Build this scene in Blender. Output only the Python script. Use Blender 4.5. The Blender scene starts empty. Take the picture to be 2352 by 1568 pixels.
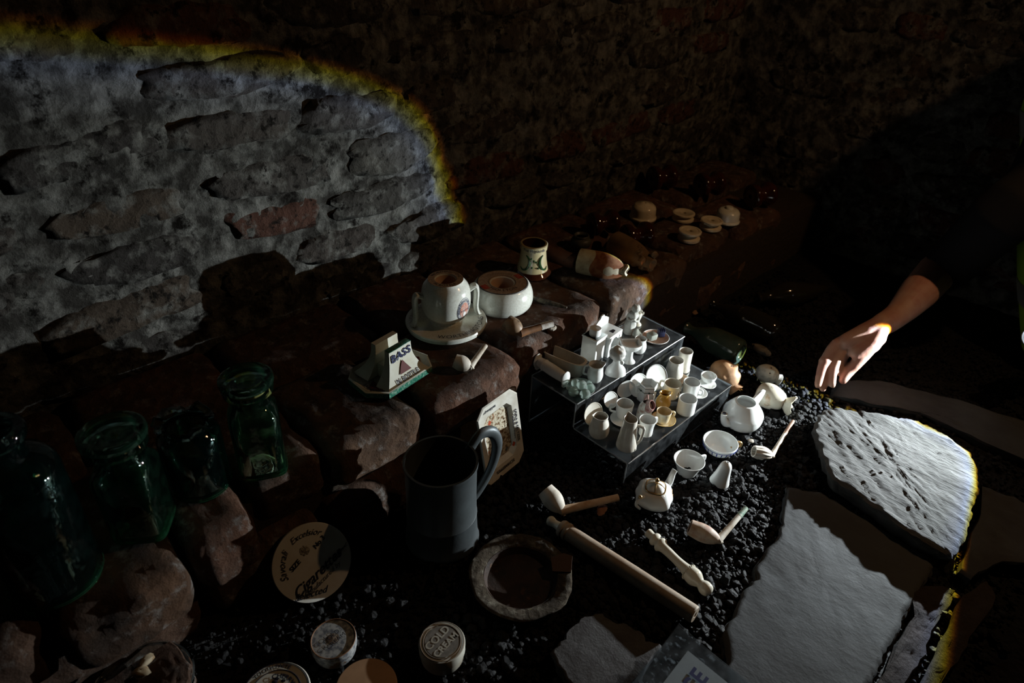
import bpy, math, random
import numpy as np
from mathutils import Vector, Matrix, noise
R_=math.radians
rnd=random.Random(7)
C=bpy.context.scene.collection
F=1568.;CX=1176.;CY=784.;H=.85
# ---------------------------------------------------------------- camera
_d=np.array([1060-CX,-(3153-CY),-F]);_d/=np.linalg.norm(_d);_up=-_d
_x=3050-CX;_y=-(_d[0]*_x-_d[2]*F)/_d[1]
_Y=np.array([_x,_y,-F]);_Y/=np.linalg.norm(_Y);_X=np.cross(_Y,_up)
RC=np.stack([_X,_Y,_up])
cd=bpy.data.cameras.new('camera');cam=bpy.data.objects.new('camera',cd);C.objects.link(cam)
cd.sensor_width=36;cd.lens=24.0;cd.clip_start=.01
cam.matrix_world=Matrix.Translation((0,0,H))@Matrix([list(r) for r in RC]).to_4x4()
bpy.context.scene.camera=cam
cd.dof.use_dof=True;cd.dof.focus_distance=1.12;cd.dof.aperture_fstop=5.6
CAM=Vector((0,0,H));FWD=Vector([float(-RC[i][2]) for i in range(3)])
def ray(px,py):
    v=RC@np.array([px-CX,CY-py,-F]);return Vector([float(t) for t in v])
def at(px,py,z=0.):
    v=ray(px,py);return CAM+v*((z-H)/v[2])
def onx(px,py,x):
    v=ray(px,py);return CAM+v*(x/v[0])
def ony(px,py,y):
    v=ray(px,py);return CAM+v*(y/v[1])
def mpp(p): return (Vector(p)-CAM).dot(FWD)/F
def proj(p):
    c=RC.T@np.array(Vector(p)-CAM);return CX+F*c[0]/-c[2],CY-F*c[1]/-c[2]
RZ=R_(45.7)   # yaw that lines a local x axis up with the picture's right
# ---------------------------------------------------------------- light
w=bpy.data.worlds.new('world');bpy.context.scene.world=w;w.use_nodes=True
w.node_tree.nodes['Background'].inputs[0].default_value=(.0,.0,.0,1)
w.node_tree.nodes['Background'].inputs[1].default_value=0
vs=bpy.context.scene.view_settings;vs.view_transform='Standard';vs.look='None';vs.exposure=0;vs.gamma=1
vs.use_curve_mapping=False
TORCH=Vector((-.070,1.497,.172));TAX=Vector((-.433,-.900,-.046)).normalized()
def torch_light():
    l=bpy.data.lights.new('torch_light','SPOT');l.energy=78;l.spot_size=R_(100);l.spot_blend=0;l.shadow_soft_size=.004
    l.color=(.90,.97,1.0);l.use_nodes=True
    nt=l.node_tree;N=nt.nodes;L=nt.links
    em=[n for n in N if n.type=='EMISSION'][0]
    # rounded-rectangle reflector: beam coordinate 0 at the axis, 1 at the rim
    tc=N.new('ShaderNodeTexCoord');sp=N.new('ShaderNodeSeparateXYZ');L.new(tc.outputs['Normal'],sp.inputs[0])
    def M(op,a,b=None):
        m=N.new('ShaderNodeMath');m.operation=op
        for i,q in enumerate((a,b)):
            if q is None: continue
            if isinstance(q,(int,float)): m.inputs[i].default_value=q
            else: L.new(q,m.inputs[i])
        return m.outputs[0]
    u=M('DIVIDE',sp.outputs[0],sp.outputs[2]);v=M('DIVIDE',sp.outputs[1],sp.outputs[2])
    cs,sn=math.cos(R_(10.5)),math.sin(R_(10.5))
    uu=M('ADD',M('MULTIPLY',u,cs),M('MULTIPLY',v,sn));vv=M('SUBTRACT',M('MULTIPLY',v,cs),M('MULTIPLY',u,sn))
    p4=lambda q,h:M('POWER',M('ABSOLUTE',M('DIVIDE',q,h)),5.5)
    rr=M('POWER',M('ADD',p4(M('SUBTRACT',uu,.047),.715),p4(M('SUBTRACT',vv,.088),.435)),1/5.5)
    cr=N.new('ShaderNodeValToRGB');L.new(rr,cr.inputs[0]);e=cr.color_ramp.elements
    e[0].position=0;e[0].color=(1,1,1,1);e[1].position=1;e[1].color=(0,0,0,1)
    for p,c in ((.5,(.85,.86,.86)),(.80,(.72,.74,.74)),(.875,(.80,.84,.95)),(.915,(.85,.98,1.35)),(.94,(1.0,.98,.45)),(.965,(1.0,.80,.02)),(.982,(.5,.14,.005)),(.996,(.06,.01,0))):
        k=e.new(p);k.color=(*c,1)
    L.new(cr.outputs[0],em.inputs[0])
    o=bpy.data.objects.new('torch_light',l);C.objects.link(o);o.location=TORCH
    x=TAX.cross(Vector((0,0,1))).normalized();y=x.cross(TAX)
    m=Matrix((x,y,-TAX)).transposed().to_4x4();m.translation=TORCH;o.matrix_world=m
torch_light()
hl=bpy.data.lights.new('head_lamp','SPOT');hl.energy=8;hl.color=(1,.58,.28);hl.shadow_soft_size=.012;hl.spot_size=R_(160);hl.spot_blend=.8
ho=bpy.data.objects.new('head_lamp',hl);C.objects.link(ho);ho.location=(.10,1.50,1.10)
ho.rotation_euler=(Vector((-.95,.75,.30))-ho.location).to_track_quat('-Z','Y').to_euler()
# ---------------------------------------------------------------- materials
MATS={}
def mat(name,col,rough=.5,spec=.5,metal=0,col2=None,nscale=40,nlo=.4,nhi=.65,bump=0,bscale=60,bdist=.002,col3=None,n3=15,lo3=.55,hi3=.7,trans=0,ior=1.45,objvar=0,coat=0,detail=6,emit=None,vor=False,sss=0,aniso=None,world=False):
    if name in MATS:return MATS[name]
    m=bpy.data.materials.new(name);m.use_nodes=True;nt=m.node_tree;N=nt.nodes;L=nt.links
    b=N['Principled BSDF'];b.inputs['Roughness'].default_value=rough;b.inputs['Specular IOR Level'].default_value=spec
    b.inputs['Metallic'].default_value=metal;b.inputs['IOR'].default_value=ior;b.inputs['Transmission Weight'].default_value=trans
    b.inputs['Coat Weight'].default_value=coat;b.inputs['Coat Roughness'].default_value=.08
    if sss: b.inputs['Subsurface Weight'].default_value=sss;b.inputs['Subsurface Radius'].default_value=(.012,.004,.002);b.inputs['Subsurface Scale'].default_value=.5
    if emit: b.inputs['Emission Color'].default_value=(*emit[0],1);b.inputs['Emission Strength'].default_value=emit[1]
    tc=N.new('ShaderNodeTexCoord');vec=tc.outputs['Object']
    if world:
        ge=N.new('ShaderNodeNewGeometry');vec=ge.outputs['Position']
    if aniso:
        mp=N.new('ShaderNodeMapping');mp.inputs['Rotation'].default_value=(0,0,aniso[0]);mp.inputs['Scale'].default_value=aniso[1];L.new(vec,mp.inputs[0]);vec=mp.outputs[0]
    if objvar and world: oi=N.new('ShaderNodeObjectInfo')
    elif objvar:
        oi=N.new('ShaderNodeObjectInfo');ad=N.new('ShaderNodeVectorMath');ad.operation='ADD'
        ml=N.new('ShaderNodeVectorMath');ml.operation='SCALE';ml.inputs[0].default_value=(7,13,5);L.new(oi.outputs['Random'],ml.inputs['Scale'])
        L.new(vec,ad.inputs[0]);L.new(ml.outputs[0],ad.inputs[1]);vec=ad.outputs[0]
    def ns(scale,det=detail,rg=.6):
        n=N.new('ShaderNodeTexNoise');n.inputs['Scale'].default_value=scale;n.inputs['Detail'].default_value=det;n.inputs['Roughness'].default_value=rg
        L.new(vec,n.inputs['Vector']);return n
    def mixer(a,bb,fac):
        x=N.new('ShaderNodeMix');x.data_type='RGBA';L.new(fac,x.inputs[0])
        for i,v in ((6,a),(7,bb)):
            if isinstance(v,tuple): x.inputs[i].default_value=(*v,1)
            else: L.new(v,x.inputs[i])
        return x.outputs[2]
    def mr(sock,lo,hi):
        r=N.new('ShaderNodeMapRange');L.new(sock,r.inputs[0]);r.inputs[1].default_value=lo;r.inputs[2].default_value=hi;return r.outputs[0]
    out=col
    if objvar and objvar is not True and isinstance(objvar,list):
        cr=N.new('ShaderNodeValToRGB');cr.color_ramp.interpolation='CONSTANT';L.new(oi.outputs['Random'],cr.inputs[0]);e=cr.color_ramp.elements
        e[0].color=(*objvar[0],1);e[0].position=0
        for i,c in enumerate(objvar[1:]):
            if i==0:e[1].position=1/len(objvar);e[1].color=(*c,1)
            else:k=e.new((i+1)/len(objvar));k.color=(*c,1)
        out=cr.outputs[0]
    if col2: out=mixer(out,col2,mr(ns(nscale).outputs[0],nlo,nhi))
    if col3: out=mixer(out,col3,mr(ns(n3,8,.7).outputs[0],lo3,hi3))
    if isinstance(out,tuple): b.inputs['Base Color'].default_value=(*out,1)
    else: L.new(out,b.inputs['Base Color'])
    if bump:
        bp=N.new('ShaderNodeBump');bp.inputs['Strength'].default_value=bump;bp.inputs['Distance'].default_value=bdist
        n=ns(bscale,10,.7)
        if vor:
            v=N.new('ShaderNodeTexVoronoi');v.inputs['Scale'].default_value=bscale*.6;L.new(vec,v.inputs['Vector'])
            s=N.new('ShaderNodeMath');s.operation='ADD';L.new(n.outputs[0],s.inputs[0]);L.new(v.outputs[0],s.inputs[1]);L.new(s.outputs[0],bp.inputs['Height'])
        else: L.new(n.outputs[0],bp.inputs['Height'])
        L.new(bp.outputs[0],b.inputs['Normal'])
    MATS[name]=m;return m
white=lambda:mat('white_china',(.80,.82,.80),.12,.5,col2=(.62,.60,.54),nscale=25,nlo=.52,nhi=.8,col3=(.22,.18,.13),n3=120,lo3=.70,hi3=.78,coat=.4)
ware=lambda:mat('old_ware',(.72,.70,.63),.25,.5,col2=(.50,.45,.36),nscale=35,nlo=.4,nhi=.75,col3=(.2,.15,.1),n3=90,lo3=.68,hi3=.8,coat=.2,bump=.1,bscale=200,bdist=.0005)
grey=lambda:mat('grey_bisque',(.55,.55,.50),.6,.4,col2=(.25,.24,.21),nscale=60,nlo=.45,nhi=.7,bump=.3,bscale=150,bdist=.001)
clay=lambda:mat('pipe_clay',(.62,.58,.50),.6,.3,col2=(.35,.28,.20),nscale=45,nlo=.45,nhi=.7,bump=.25,bscale=250,bdist=.0008)
terra=lambda:mat('tan_clay',(.60,.46,.33),.6,.3,col2=(.42,.24,.12),nscale=40,nlo=.4,nhi=.7,bump=.2,bscale=250,bdist=.0006)
cream=lambda:mat('cream_glaze',(.72,.69,.58),.14,.5,col2=(.55,.50,.38),nscale=22,nlo=.45,nhi=.75,coat=.5)
saltg=lambda:mat('striker_glaze',(.70,.72,.66),.2,.5,col2=(.58,.58,.50),nscale=300,nlo=.4,nhi=.7,coat=.4,bump=.08,bscale=300,bdist=.0004)
tan_=lambda:mat('tan_glaze',(.62,.47,.32),.25,.5,col2=(.48,.33,.2),nscale=80)
amber=lambda:mat('amber_glaze',(.60,.36,.08),.12,.5,col2=(.70,.58,.36),nscale=50,nlo=.5,nhi=.7,coat=.5)
goldc=lambda:mat('gold_lustre',(.66,.52,.28),.2,.5,col2=(.74,.66,.50),nscale=90,metal=.1,coat=.4)
brownre=lambda:mat('brown_glaze',(.045,.010,.004),.08,.6,col2=(.025,.007,.003),nscale=30,coat=.9)
ink=lambda:mat('black_print',(.02,.02,.03),.35)
navy=lambda:mat('navy_print',(.015,.02,.07),.35)
red=lambda:mat('red_print',(.42,.05,.03),.35,col2=(.55,.35,.3),nscale=300,nlo=.5,nhi=.7)
maroon=lambda:mat('maroon_print',(.10,.022,.02),.6,.2,col2=(.75,.72,.66),nscale=180,nlo=.72,nhi=.78)
green=lambda:mat('green_print',(.02,.14,.09),.3,col2=(.3,.42,.34),nscale=300,nlo=.5,nhi=.7)
gold=lambda:mat('gilt',(.75,.50,.22),.25,metal=.8)
faint=lambda:mat('faint_print',(.22,.17,.13),.4)
# ---------------------------------------------------------------- mesh helpers
def link(name,verts,faces,m=None,parent=None,smooth=35,mats=None,fm=None,**kw):
    me=bpy.data.meshes.new(name);me.from_pydata([tuple(v) for v in verts],[],faces);me.validate()
    if mats:
        for q in mats: me.materials.append(q)
        if fm is not None: me.polygons.foreach_set('material_index',np.array(fm,dtype=np.int32))
    elif m: me.materials.append(m)
    if smooth:
        me.polygons.foreach_set('use_smooth',[True]*len(me.polygons))
        me.set_sharp_from_angle(angle=R_(smooth))
    o=bpy.data.objects.new(name,me);C.objects.link(o)
    if parent: o.parent=parent
    return o
def thing(name,label,cat,loc=(0,0,0),rz=0.,group=None,mw=None):
    o=bpy.data.objects.new(name,None);C.objects.link(o);o.empty_display_size=.01
    if mw is not None: o.matrix_world=mw
    else: o.location=loc;o.rotation_euler=(0,0,rz)
    o['label']=label;o['category']=cat
    if group:o['group']=group
    return o
def tag(o,label=None,cat=None,group=None,kind=None):
    for k,v in (('label',label),('category',cat),('group',group),('kind',kind)):
        if v:o[k]=v
    return o
def frame(o,xd,zd):
    z=Vector(zd).normalized();x=Vector(xd);x=(x-z*x.dot(z)).normalized();y=z.cross(x)
    m=Matrix((x,y,z)).transposed().to_4x4();m.translation=Vector(o);return m
class G:
    def __init__(s): s.v=[];s.f=[];s.m=[]
    def add(s,v,f,mi=0):
        n=len(s.v);s.v+=[Vector(p) for p in v];s.f+=[tuple(i+n for i in q) for q in f];s.m+=[mi]*len(f);return s
    def xf(s,M):
        s.v=[M@p for p in s.v];return s
    def build(s,name,m,parent=None,smooth=35): 
        if isinstance(m,list): return link(name,s.v,s.f,parent=parent,smooth=smooth,mats=m,fm=s.m)
        return link(name,s.v,s.f,m,parent,smooth)
def lathe(prof,seg=40,fn=None,mid=None,arc=None):
    v=[];f=[];n=len(prof)
    for i in range(seg):
        a=2*math.pi*i/seg
        for r,z in prof:
            x,y=r*math.cos(a),r*math.sin(a)
            v.append(fn(x,y,z,a) if fn else (x,y,z))
    fm=[]
    for i in range(seg):
        j=(i+1)%seg
        for k in range(n-1):
            f.append((i*n+k,j*n+k,j*n+k+1,i*n+k+1));fm.append(mid[k] if mid else 0)
    g=G();g.add(v,f);g.m=fm;return g
def smoothprof(pts,n=4):
    """Catmull-Rom through (r,z)"""
    o=[];P=[pts[0]]+list(pts)+[pts[-1]]
    for i in range(1,len(P)-2):
        p0,p1,p2,p3=[np.array(P[i+k],float) for k in (-1,0,1,2)]
        for k in range(n):
            t=k/n;q=.5*((2*p1)+(-p0+p2)*t+(2*p0-5*p1+4*p2-p3)*t*t+(-p0+3*p1-3*p2+p3)*t**3)
            o.append((max(float(q[0]),0.),float(q[1])))
    o.append(tuple(pts[-1]));return o
def shell(prof,t,foot=None):
    """closed vessel wall: prof is bottom-to-rim (r,z), wall t"""
    inn=[(max(r-t,.0),max(z,prof[0][1]+t)) for r,z in reversed(prof)]
    rim=[(prof[-1][0]-t*.25,prof[-1][1]+t*.35),(prof[-1][0]-t*.75,prof[-1][1]+t*.35)]
    return [(0,prof[0][1])]+list(prof)+rim+inn+[(0,prof[0][1]+t)]
def tube(pts,rad,seg=10,cap=True,flat=1.,closed=False,n=0):
    P=[Vector(p) for p in pts]
    if n: 
        Q=[];RR=[];rr=rad if isinstance(rad,(list,tuple)) else [rad]*len(P)
        E=[P[0]]+P+[P[-1]]
        for i in range(1,len(E)-2):
            for k in range(n):
                t=k/n;a,b,c,d=E[i-1],E[i],E[i+1],E[i+2]
                Q.append(.5*((2*b)+(c-a)*t+(2*a-5*b+4*c-d)*t*t+(3*b-a-3*c+d)*t**3))
                RR.append(rr[i-1]*(1-t)+rr[i]*t)
        Q.append(P[-1]);RR.append(rr[-1]);P=Q;rad=RR
    if not isinstance(rad,(list,tuple)): rad=[rad]*len(P)
    v=[];f=[];up=None
    for i,p in enumerate(P):
        t=((P[i+1] if i<len(P)-1 else (P[0] if closed else p))-(P[i-1] if i else (P[-1] if closed else p))).normalized()
        if up is None:
            up=Vector((0,0,1)) if abs(t.z)<.9 else Vector((1,0,0))
        s=t.cross(up).normalized();up=s.cross(t).normalized()
        for k in range(seg):
            a=2*math.pi*k/seg;v.append(p+s*math.cos(a)*rad[i]*flat+up*math.sin(a)*rad[i])
    m=len(P)
    for i in range(m-1+(1 if closed else 0)):
        for k in range(seg):
            a=i*seg+k;b=i*seg+(k+1)%seg;j=(i+1)%m
            f.append((a,b,j*seg+(k+1)%seg,j*seg+k))
    if cap and not closed:
        f.append(tuple(range(seg-1,-1,-1)));f.append(tuple((m-1)*seg+k for k in range(seg)))
    return G().add(v,f)
def box(x0,x1,y0,y1,z0,z1,b=0.):
    if b<=0:
        v=[(x,y,z) for x in (x0,x1) for y in (y0,y1) for z in (z0,z1)]
        return G().add(v,[(0,1,3,2),(4,6,7,5),(0,4,5,1),(2,3,7,6),(0,2,6,4),(1,5,7,3)])
    import bmesh
    bm=bmesh.new();g=box(x0,x1,y0,y1,z0,z1)
    vs=[bm.verts.new(p) for p in g.v]
    for q in g.f: bm.faces.new([vs[i] for i in q])
    bmesh.ops.recalc_face_normals(bm,faces=bm.faces)
    bmesh.ops.bevel(bm,geom=list(bm.edges),offset=b,segments=2,affect='EDGES',profile=.5)
    bm.verts.index_update();o=G().add([p.co.copy() for p in bm.verts],[tuple(p.index for p in q.verts) for q in bm.faces]);bm.free();return o
def prism(poly,z0,z1):
    n=len(poly);v=[(x,y,z0) for x,y in poly]+[(x,y,z1) for x,y in poly]
    a=sum(poly[i][0]*poly[(i+1)%n][1]-poly[(i+1)%n][0]*poly[i][1] for i in range(n))
    f=[tuple(range(n-1,-1,-1)),tuple(range(n,2*n))]+[(i,(i+1)%n,n+(i+1)%n,n+i) for i in range(n)]
    if a<0:f=[tuple(reversed(q)) for q in f]
    return G().add(v,f)
def nz(p,s,seed=0,o=4): return noise.fractal(Vector(p)*s+Vector((seed*3.1,seed*1.7,seed*5.3)),1.0,2.0,o)
def ball(c,r,seg=16,rings=10,fn=None,sc=(1,1,1)):
    v=[];f=[];c=Vector(c)
    for i in range(rings+1):
        th=math.pi*i/rings
        for k in range(seg):
            a=2*math.pi*k/seg;d=Vector((math.sin(th)*math.cos(a),math.sin(th)*math.sin(a),math.cos(th)))
            k2=fn(d) if fn else 1.
            v.append(c+Vector((d.x*sc[0],d.y*sc[1],d.z*sc[2]))*r*k2)
    for i in range(rings):
        for k in range(seg):
            f.append((i*seg+k,(i+1)*seg+k,(i+1)*seg+(k+1)%seg,i*seg+(k+1)%seg))
    return G().add(v,f)
def ring(c,R,r,seg=32,s2=8,sc=(1,1)):
    pts=[(c[0]+R*sc[0]*math.cos(2*math.pi*i/seg),c[1]+R*sc[1]*math.sin(2*math.pi*i/seg),c[2]) for i in range(seg)]
    return tube(pts,r,s2,closed=True)
_FC={}
def text(body,size,fn,m,parent,name='lettering',shear=0.,align='CENTER',bold=0.,space=1.,serif=False):
    cu=bpy.data.curves.new('t','FONT');cu.body=body;cu.size=size;cu.align_x=align;cu.align_y='CENTER';cu.shear=shear;cu.offset=bold;cu.space_character=space;cu.resolution_u=3
    o=bpy.data.objects.new('t',cu);C.objects.link(o);bpy.context.view_layer.update()
    me=bpy.data.meshes.new_from_object(o.evaluated_get(bpy.context.evaluated_depsgraph_get()));bpy.data.objects.remove(o);bpy.data.curves.remove(cu)
    for v in me.vertices: v.co=Vector(fn(v.co.x,v.co.y))
    me.materials.clear();me.materials.append(m);me.name=name
    q=bpy.data.objects.new(name,me);C.objects.link(q);q.parent=parent;return q
def arcfn(R,z,a0=0.,cx=0,cy=0,inward=False):
    """text along a circle, seen from above; a0 = angle of centre; inward: letter tops towards the centre"""
    if inward: return lambda x,y:(cx+(R-y)*math.cos(a0+x/R),cy+(R-y)*math.sin(a0+x/R),z)
    return lambda x,y:(cx+(R+y)*math.cos(a0-x/R),cy+(R+y)*math.sin(a0-x/R),z)
def wrapfn(rf,z0,a0):
    """text on the outside of a turned body; rf(z) radius"""
    return lambda x,y:(rf(z0+y)*math.cos(a0+x/rf(z0)),rf(z0+y)*math.sin(a0+x/rf(z0)),z0+y)
def polar(r,a,z): return (r*math.cos(R_(a)),r*math.sin(R_(a)),z)
def place(top,bot,z0,w):
    """foot centre, height and rim radius of an upright thing from where its rim and foot are seen"""
    b=at(bot[0],bot[1],z0);lo,hi=0,.5
    for _ in range(30):
        mid=(lo+hi)/2
        if proj(b+Vector((0,0,mid)))[1]>top[1]: lo=mid
        else: hi=mid
    t=b+Vector((0,0,lo));return b,lo,w/2*mpp(t)
LED=.18;LO=.055;UP=.11
CERT=.0016
# ================================================================= SETTING
def fast_grid(nx,ny,fn,m,name,smooth=True):
    xs=np.arange(nx);v=[fn(i/(nx-1),j/(ny-1)) for i in range(nx) for j in range(ny)]
    f=[(i*ny+j,(i+1)*ny+j,(i+1)*ny+j+1,i*ny+j+1) for i in range(nx-1) for j in range(ny-1)]
    return link(name,v,f,m,None,80 if smooth else 0)
WX=-1.04;BY=1.98
m_wall=mat('wall_mortar',(.055,.052,.046),.95,.12,col2=(.26,.26,.235),nscale=30,nlo=.40,nhi=.66,col3=(.014,.012,.010),n3=24,lo3=.52,hi3=.62,bump=1.,bscale=60,bdist=.022,vor=True,world=True)
m_wbr=mat('wall_brick',(.09,.07,.055),.93,.12,objvar=[(.060,.055,.05),(.075,.068,.06),(.09,.086,.078),(.052,.048,.044),(.07,.06,.052),(.08,.07,.06),(.105,.052,.042),(.075,.068,.06),(.085,.066,.05),(.066,.062,.055),(.10,.095,.082),(.10,.05,.036)],col2=(.24,.24,.215),nscale=34,nlo=.50,nhi=.72,col3=(.014,.012,.010),n3=55,lo3=.53,hi3=.63,bump=1.,bscale=80,bdist=.014,vor=True,world=True)
def wl(u,v):
    y=-1.1+u*(BY+1.2);z=-.02+v*1.72
    d=.008*nz((0,y,z),3.5,1)+.006*nz((0,y,z),14,2)+.006*nz((0,y,z),40,3)
    return (WX-.008+d,y,z)
wall_l=tag(fast_grid(420,220,wl,m_wall,'wall_left'),kind='structure')
def wb(u,v):
    x=WX-.1+u*3.2;z=-.02+v*1.72
    return (x,BY+.014*nz((x,9,z),4,5)+.008*nz((x,9,z),22,6),z)
wall_b=tag(fast_grid(190,100,wb,m_wall,'wall_back'),kind='structure')
def wr(u,v):
    y=-1.1+u*(BY+1.2);z=-.02+v*1.72
    return (2.0-.02*nz((4,y,z),5,5),y,z)
tag(fast_grid(60,40,wr,m_wall,'wall_right'),kind='structure')
tag(fast_grid(60,60,lambda u,v:(WX-.1+u*3.2,-1.1+v*3.2,1.62+.22*math.sin(math.pi*u)+.02*nz((u,v,1),9,8)),m_wall,'ceiling'),kind='structure')
def wall_brick_mesh(L,Hh,seed,P=.002,irr=1.6):
    nx,ny=14,8;v=[];f=[]
    for i in range(nx):
        for j in range(ny):
            u=-1+2*i/(nx-1);w_=-1+2*j/(ny-1)
            e=(1-abs(u)**7)*(1-abs(w_)**5)
            rr=1+irr*.20*nz((u*.8,w_*.8,0),1.2,seed);q=1-.16*irr*(abs(u*w_)**2)
            h=-.012+(P+.012)*min(1,e*1.5)**.8+(.004*nz((u*2,w_,0),1.3,seed+9)+.003*nz((u*6,w_*3,0),1.8,seed+3))*min(1,e*2)
            v.append((h,u*L/2*rr*q,w_*Hh/2*rr*q))
    for i in range(nx-1):
        for j in range(ny-1):
            f.append((i*ny+j,(i+1)*ny+j,(i+1)*ny+j+1,i*ny+j+1))
    me=bpy.data.meshes.new('brick');me.from_pydata(v,[],f);me.materials.append(m_wbr)
    me.polygons.foreach_set('use_smooth',[True]*len(me.polygons));return me
wbm=[wall_brick_mesh(1,1,s*7+1) for s in range(16)]
rowh=.082;nb=0
for r in range(19):
    z=.15+rowh*(r+.5);y=-.75+rnd.random()*.2
    while y<BY-.05 and nb<290:
        L=rnd.choice([.20,.22,.24,.14,.26]);yc=y+L/2
        hh=rowh*rnd.uniform(.72,1.0)
        if not(yc>1.9) and rnd.random()>.10:
            o=bpy.data.objects.new('brick',rnd.choice(wbm));C.objects.link(o);o.parent=wall_l
            zc=z+.012*nz((0,yc,r),2,4)+rnd.uniform(-.006,.006)
            o.location=(WX+.008*nz((0,yc,zc),3.5,1)+rnd.uniform(-.008,.001),yc,zc)
            o.scale=(rnd.uniform(.8,1.3),(L-.012)*.98,hh);o.rotation_euler=(rnd.uniform(-.05,.05),0,rnd.uniform(-.03,.03));nb+=1
        y+=L+.006
nb=0
for r in range(14):
    z=.04+.088*(r+.5);x=WX+.05+rnd.random()*.15
    while x<.9:
        L=rnd.choice([.22,.24,.14,.26])
        if rnd.random()>.1:
            o=bpy.data.objects.new('brick',rnd.choice(wbm));C.objects.link(o);o.parent=wall_b
            o.location=(x+L/2,BY+rnd.uniform(-.004,.008),z);o.scale=(1.,L-.016,.076);o.rotation_euler=(0,0,-math.pi/2)
        x+=L
# floor: trodden coal bed
m_coal=mat('coal',(.006,.006,.0065),.55,.22,col2=(.012,.012,.0125),nscale=120,bump=1.,bscale=300,bdist=.003,vor=True)
m_bed=mat('coal_bed',(.007,.007,.007),.6,.25,col2=(.015,.0145,.014),nscale=60,bump=1.,bscale=160,bdist=.006,vor=True)
def fl(u,v):
    x=-1.1+u*3.15;y=-1.1+v*3.15
    return (x,y,-.006+.006*nz((x,y,0),7,2)+.004*nz((x,y,0),50,3))
floor=tag(fast_grid(220,220,fl,m_bed,'floor'),kind='structure')
# ---------------------------------------------------------------- flat stones and the big stone (outlines traced on the floor)
def poly_at(pts,z): return [(p.x,p.y) for p in (at(a,b,z) for a,b in pts)]
SL=[(1815,1103),(1848,1112),(1890,1118),(1945,1150),(2010,1190),(2090,1235),(2155,1275),(2148,1300),(2125,1330),(2112,1365),(2082,1400),(2062,1450),(2040,1490),(2022,1530),(1990,1580),(1960,1640),(1700,1640),(1660,1585),(1672,1500),(1662,1442),(1690,1400),(1705,1350),(1742,1320),(1735,1296),(1762,1258),(1792,1220),(1800,1180),(1806,1140)]
ST=[(1868,985),(1880,950),(1895,938),(1930,934),(1990,944),(2060,955),(2112,962),(2170,995),(2232,1038),(2250,1085),(2248,1130),(2232,1175),(2218,1240),(2190,1278),(2150,1258),(2070,1210),(2000,1155),(1945,1118),(1905,1090),(1886,1040)]
SM=[(1262,1495),(1300,1455),(1332,1420),(1385,1405),(1402,1422),(1440,1432),(1470,1445),(1488,1472),(1522,1480),(1500,1510),(1470,1555),(1420,1600),(1330,1600),(1282,1532)]
def refine(poly,k=4,amp=.0025,seed=1):
    out=[];n=len(poly)
    for i in range(n):
        a=Vector((*poly[i],0));b=Vector((*poly[(i+1)%n],0));d=(b-a);nrm=Vector((-d.y,d.x,0)).normalized()
        for j in range(k):
            p=a+d*(j/k);q=amp*nz(p,90,seed);p=p+nrm*q;out.append((p.x,p.y))
    return out
def inside(poly,x,y):
    c=False;n=len(poly)
    for i in range(n):
        x1,y1=poly[i];x2,y2=poly[(i+1)%n]
        if (y1>y)!=(y2>y) and x<(x2-x1)*(y-y1)/(y2-y1)+x1: c=not c
    return c
def slab(name,poly,z0,z1,topfn,m,res=.006,under=.0,taper=.92,smooth=60):
    """slab with relief: concentric rings from the outline inward carry the top surface"""
    n=len(poly);cx=sum(p[0] for p in poly)/n;cy=sum(p[1] for p in poly)/n
    v=[];f=[];ks=[(taper,0,z0),(taper+.03,0,z0+(z1-z0)*.35),(.99,0,z0+(z1-z0)*.75)]
    rings=[(k,z) for k,_,z in ks]+[(1.,None)]+[(1-j/26,None) for j in range(1,26)]
    for k,z in rings:
        for i,(x,y) in enumerate(poly):
            X=cx+(x-cx)*k;Y=cy+(y-cy)*k
            if z is None: Z=z1+topfn(X,Y)-(.004 if k==1. else 0)
            else: Z=z;X+=.004*nz((X,Y,z*3),40,3);Y+=.004*nz((X,Y,z*3),40,4)
            v.append((X,Y,Z))
    for r in range(len(rings)-1):
        for i in range(n): f.append((r*n+i,r*n+(i+1)%n,(r+1)*n+(i+1)%n,(r+1)*n+i))
    v.append((cx,cy,z1+topfn(cx,cy)));c=len(v)-1;b=(len(rings)-1)*n
    for i in range(n): f.append((b+i,b+(i+1)%n,c))
    f.append(tuple(range(n-1,-1,-1)))
    a=sum(poly[i][0]*poly[(i+1)%n][1]-poly[(i+1)%n][0]*poly[i][1] for i in range(n))
    if a<0: f=[tuple(reversed(q)) for q in f]
    return link(name,v,f,m,None,smooth)
m_slate=mat('slate',(.048,.052,.055),.75,.25,col2=(.037,.038,.039),nscale=10,col3=(.04,.036,.032),n3=55,lo3=.62,hi3=.72,bump=.5,bscale=75,bdist=.0018,aniso=(R_(-25),(.7,1.2,1)))
m_stone=mat('big_stone',(.15,.15,.147),.85,.2,col2=(.075,.075,.072),nscale=18,col3=(.10,.09,.08),n3=40,lo3=.6,hi3=.7,bump=1.,bscale=60,bdist=.02,aniso=(R_(38),(.35,1.5,1)))
pSL=refine(poly_at(SL,.022),5,.003);pST=refine(poly_at(ST,.036),9,.004,2);pSM=refine(poly_at(SM,.016),5,.004,3)
tag(slab('slate_slab',pSL,0,.012,lambda x,y:.0012*nz((x,y,0),7,1)+.0006*nz((x*.4+y,y*.3-x,0),40,2),m_slate,taper=.985),'large flat grey slate slab lying on the coal, bottom right','slab')
sd=Vector((1,-.75)).normalized()
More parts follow.
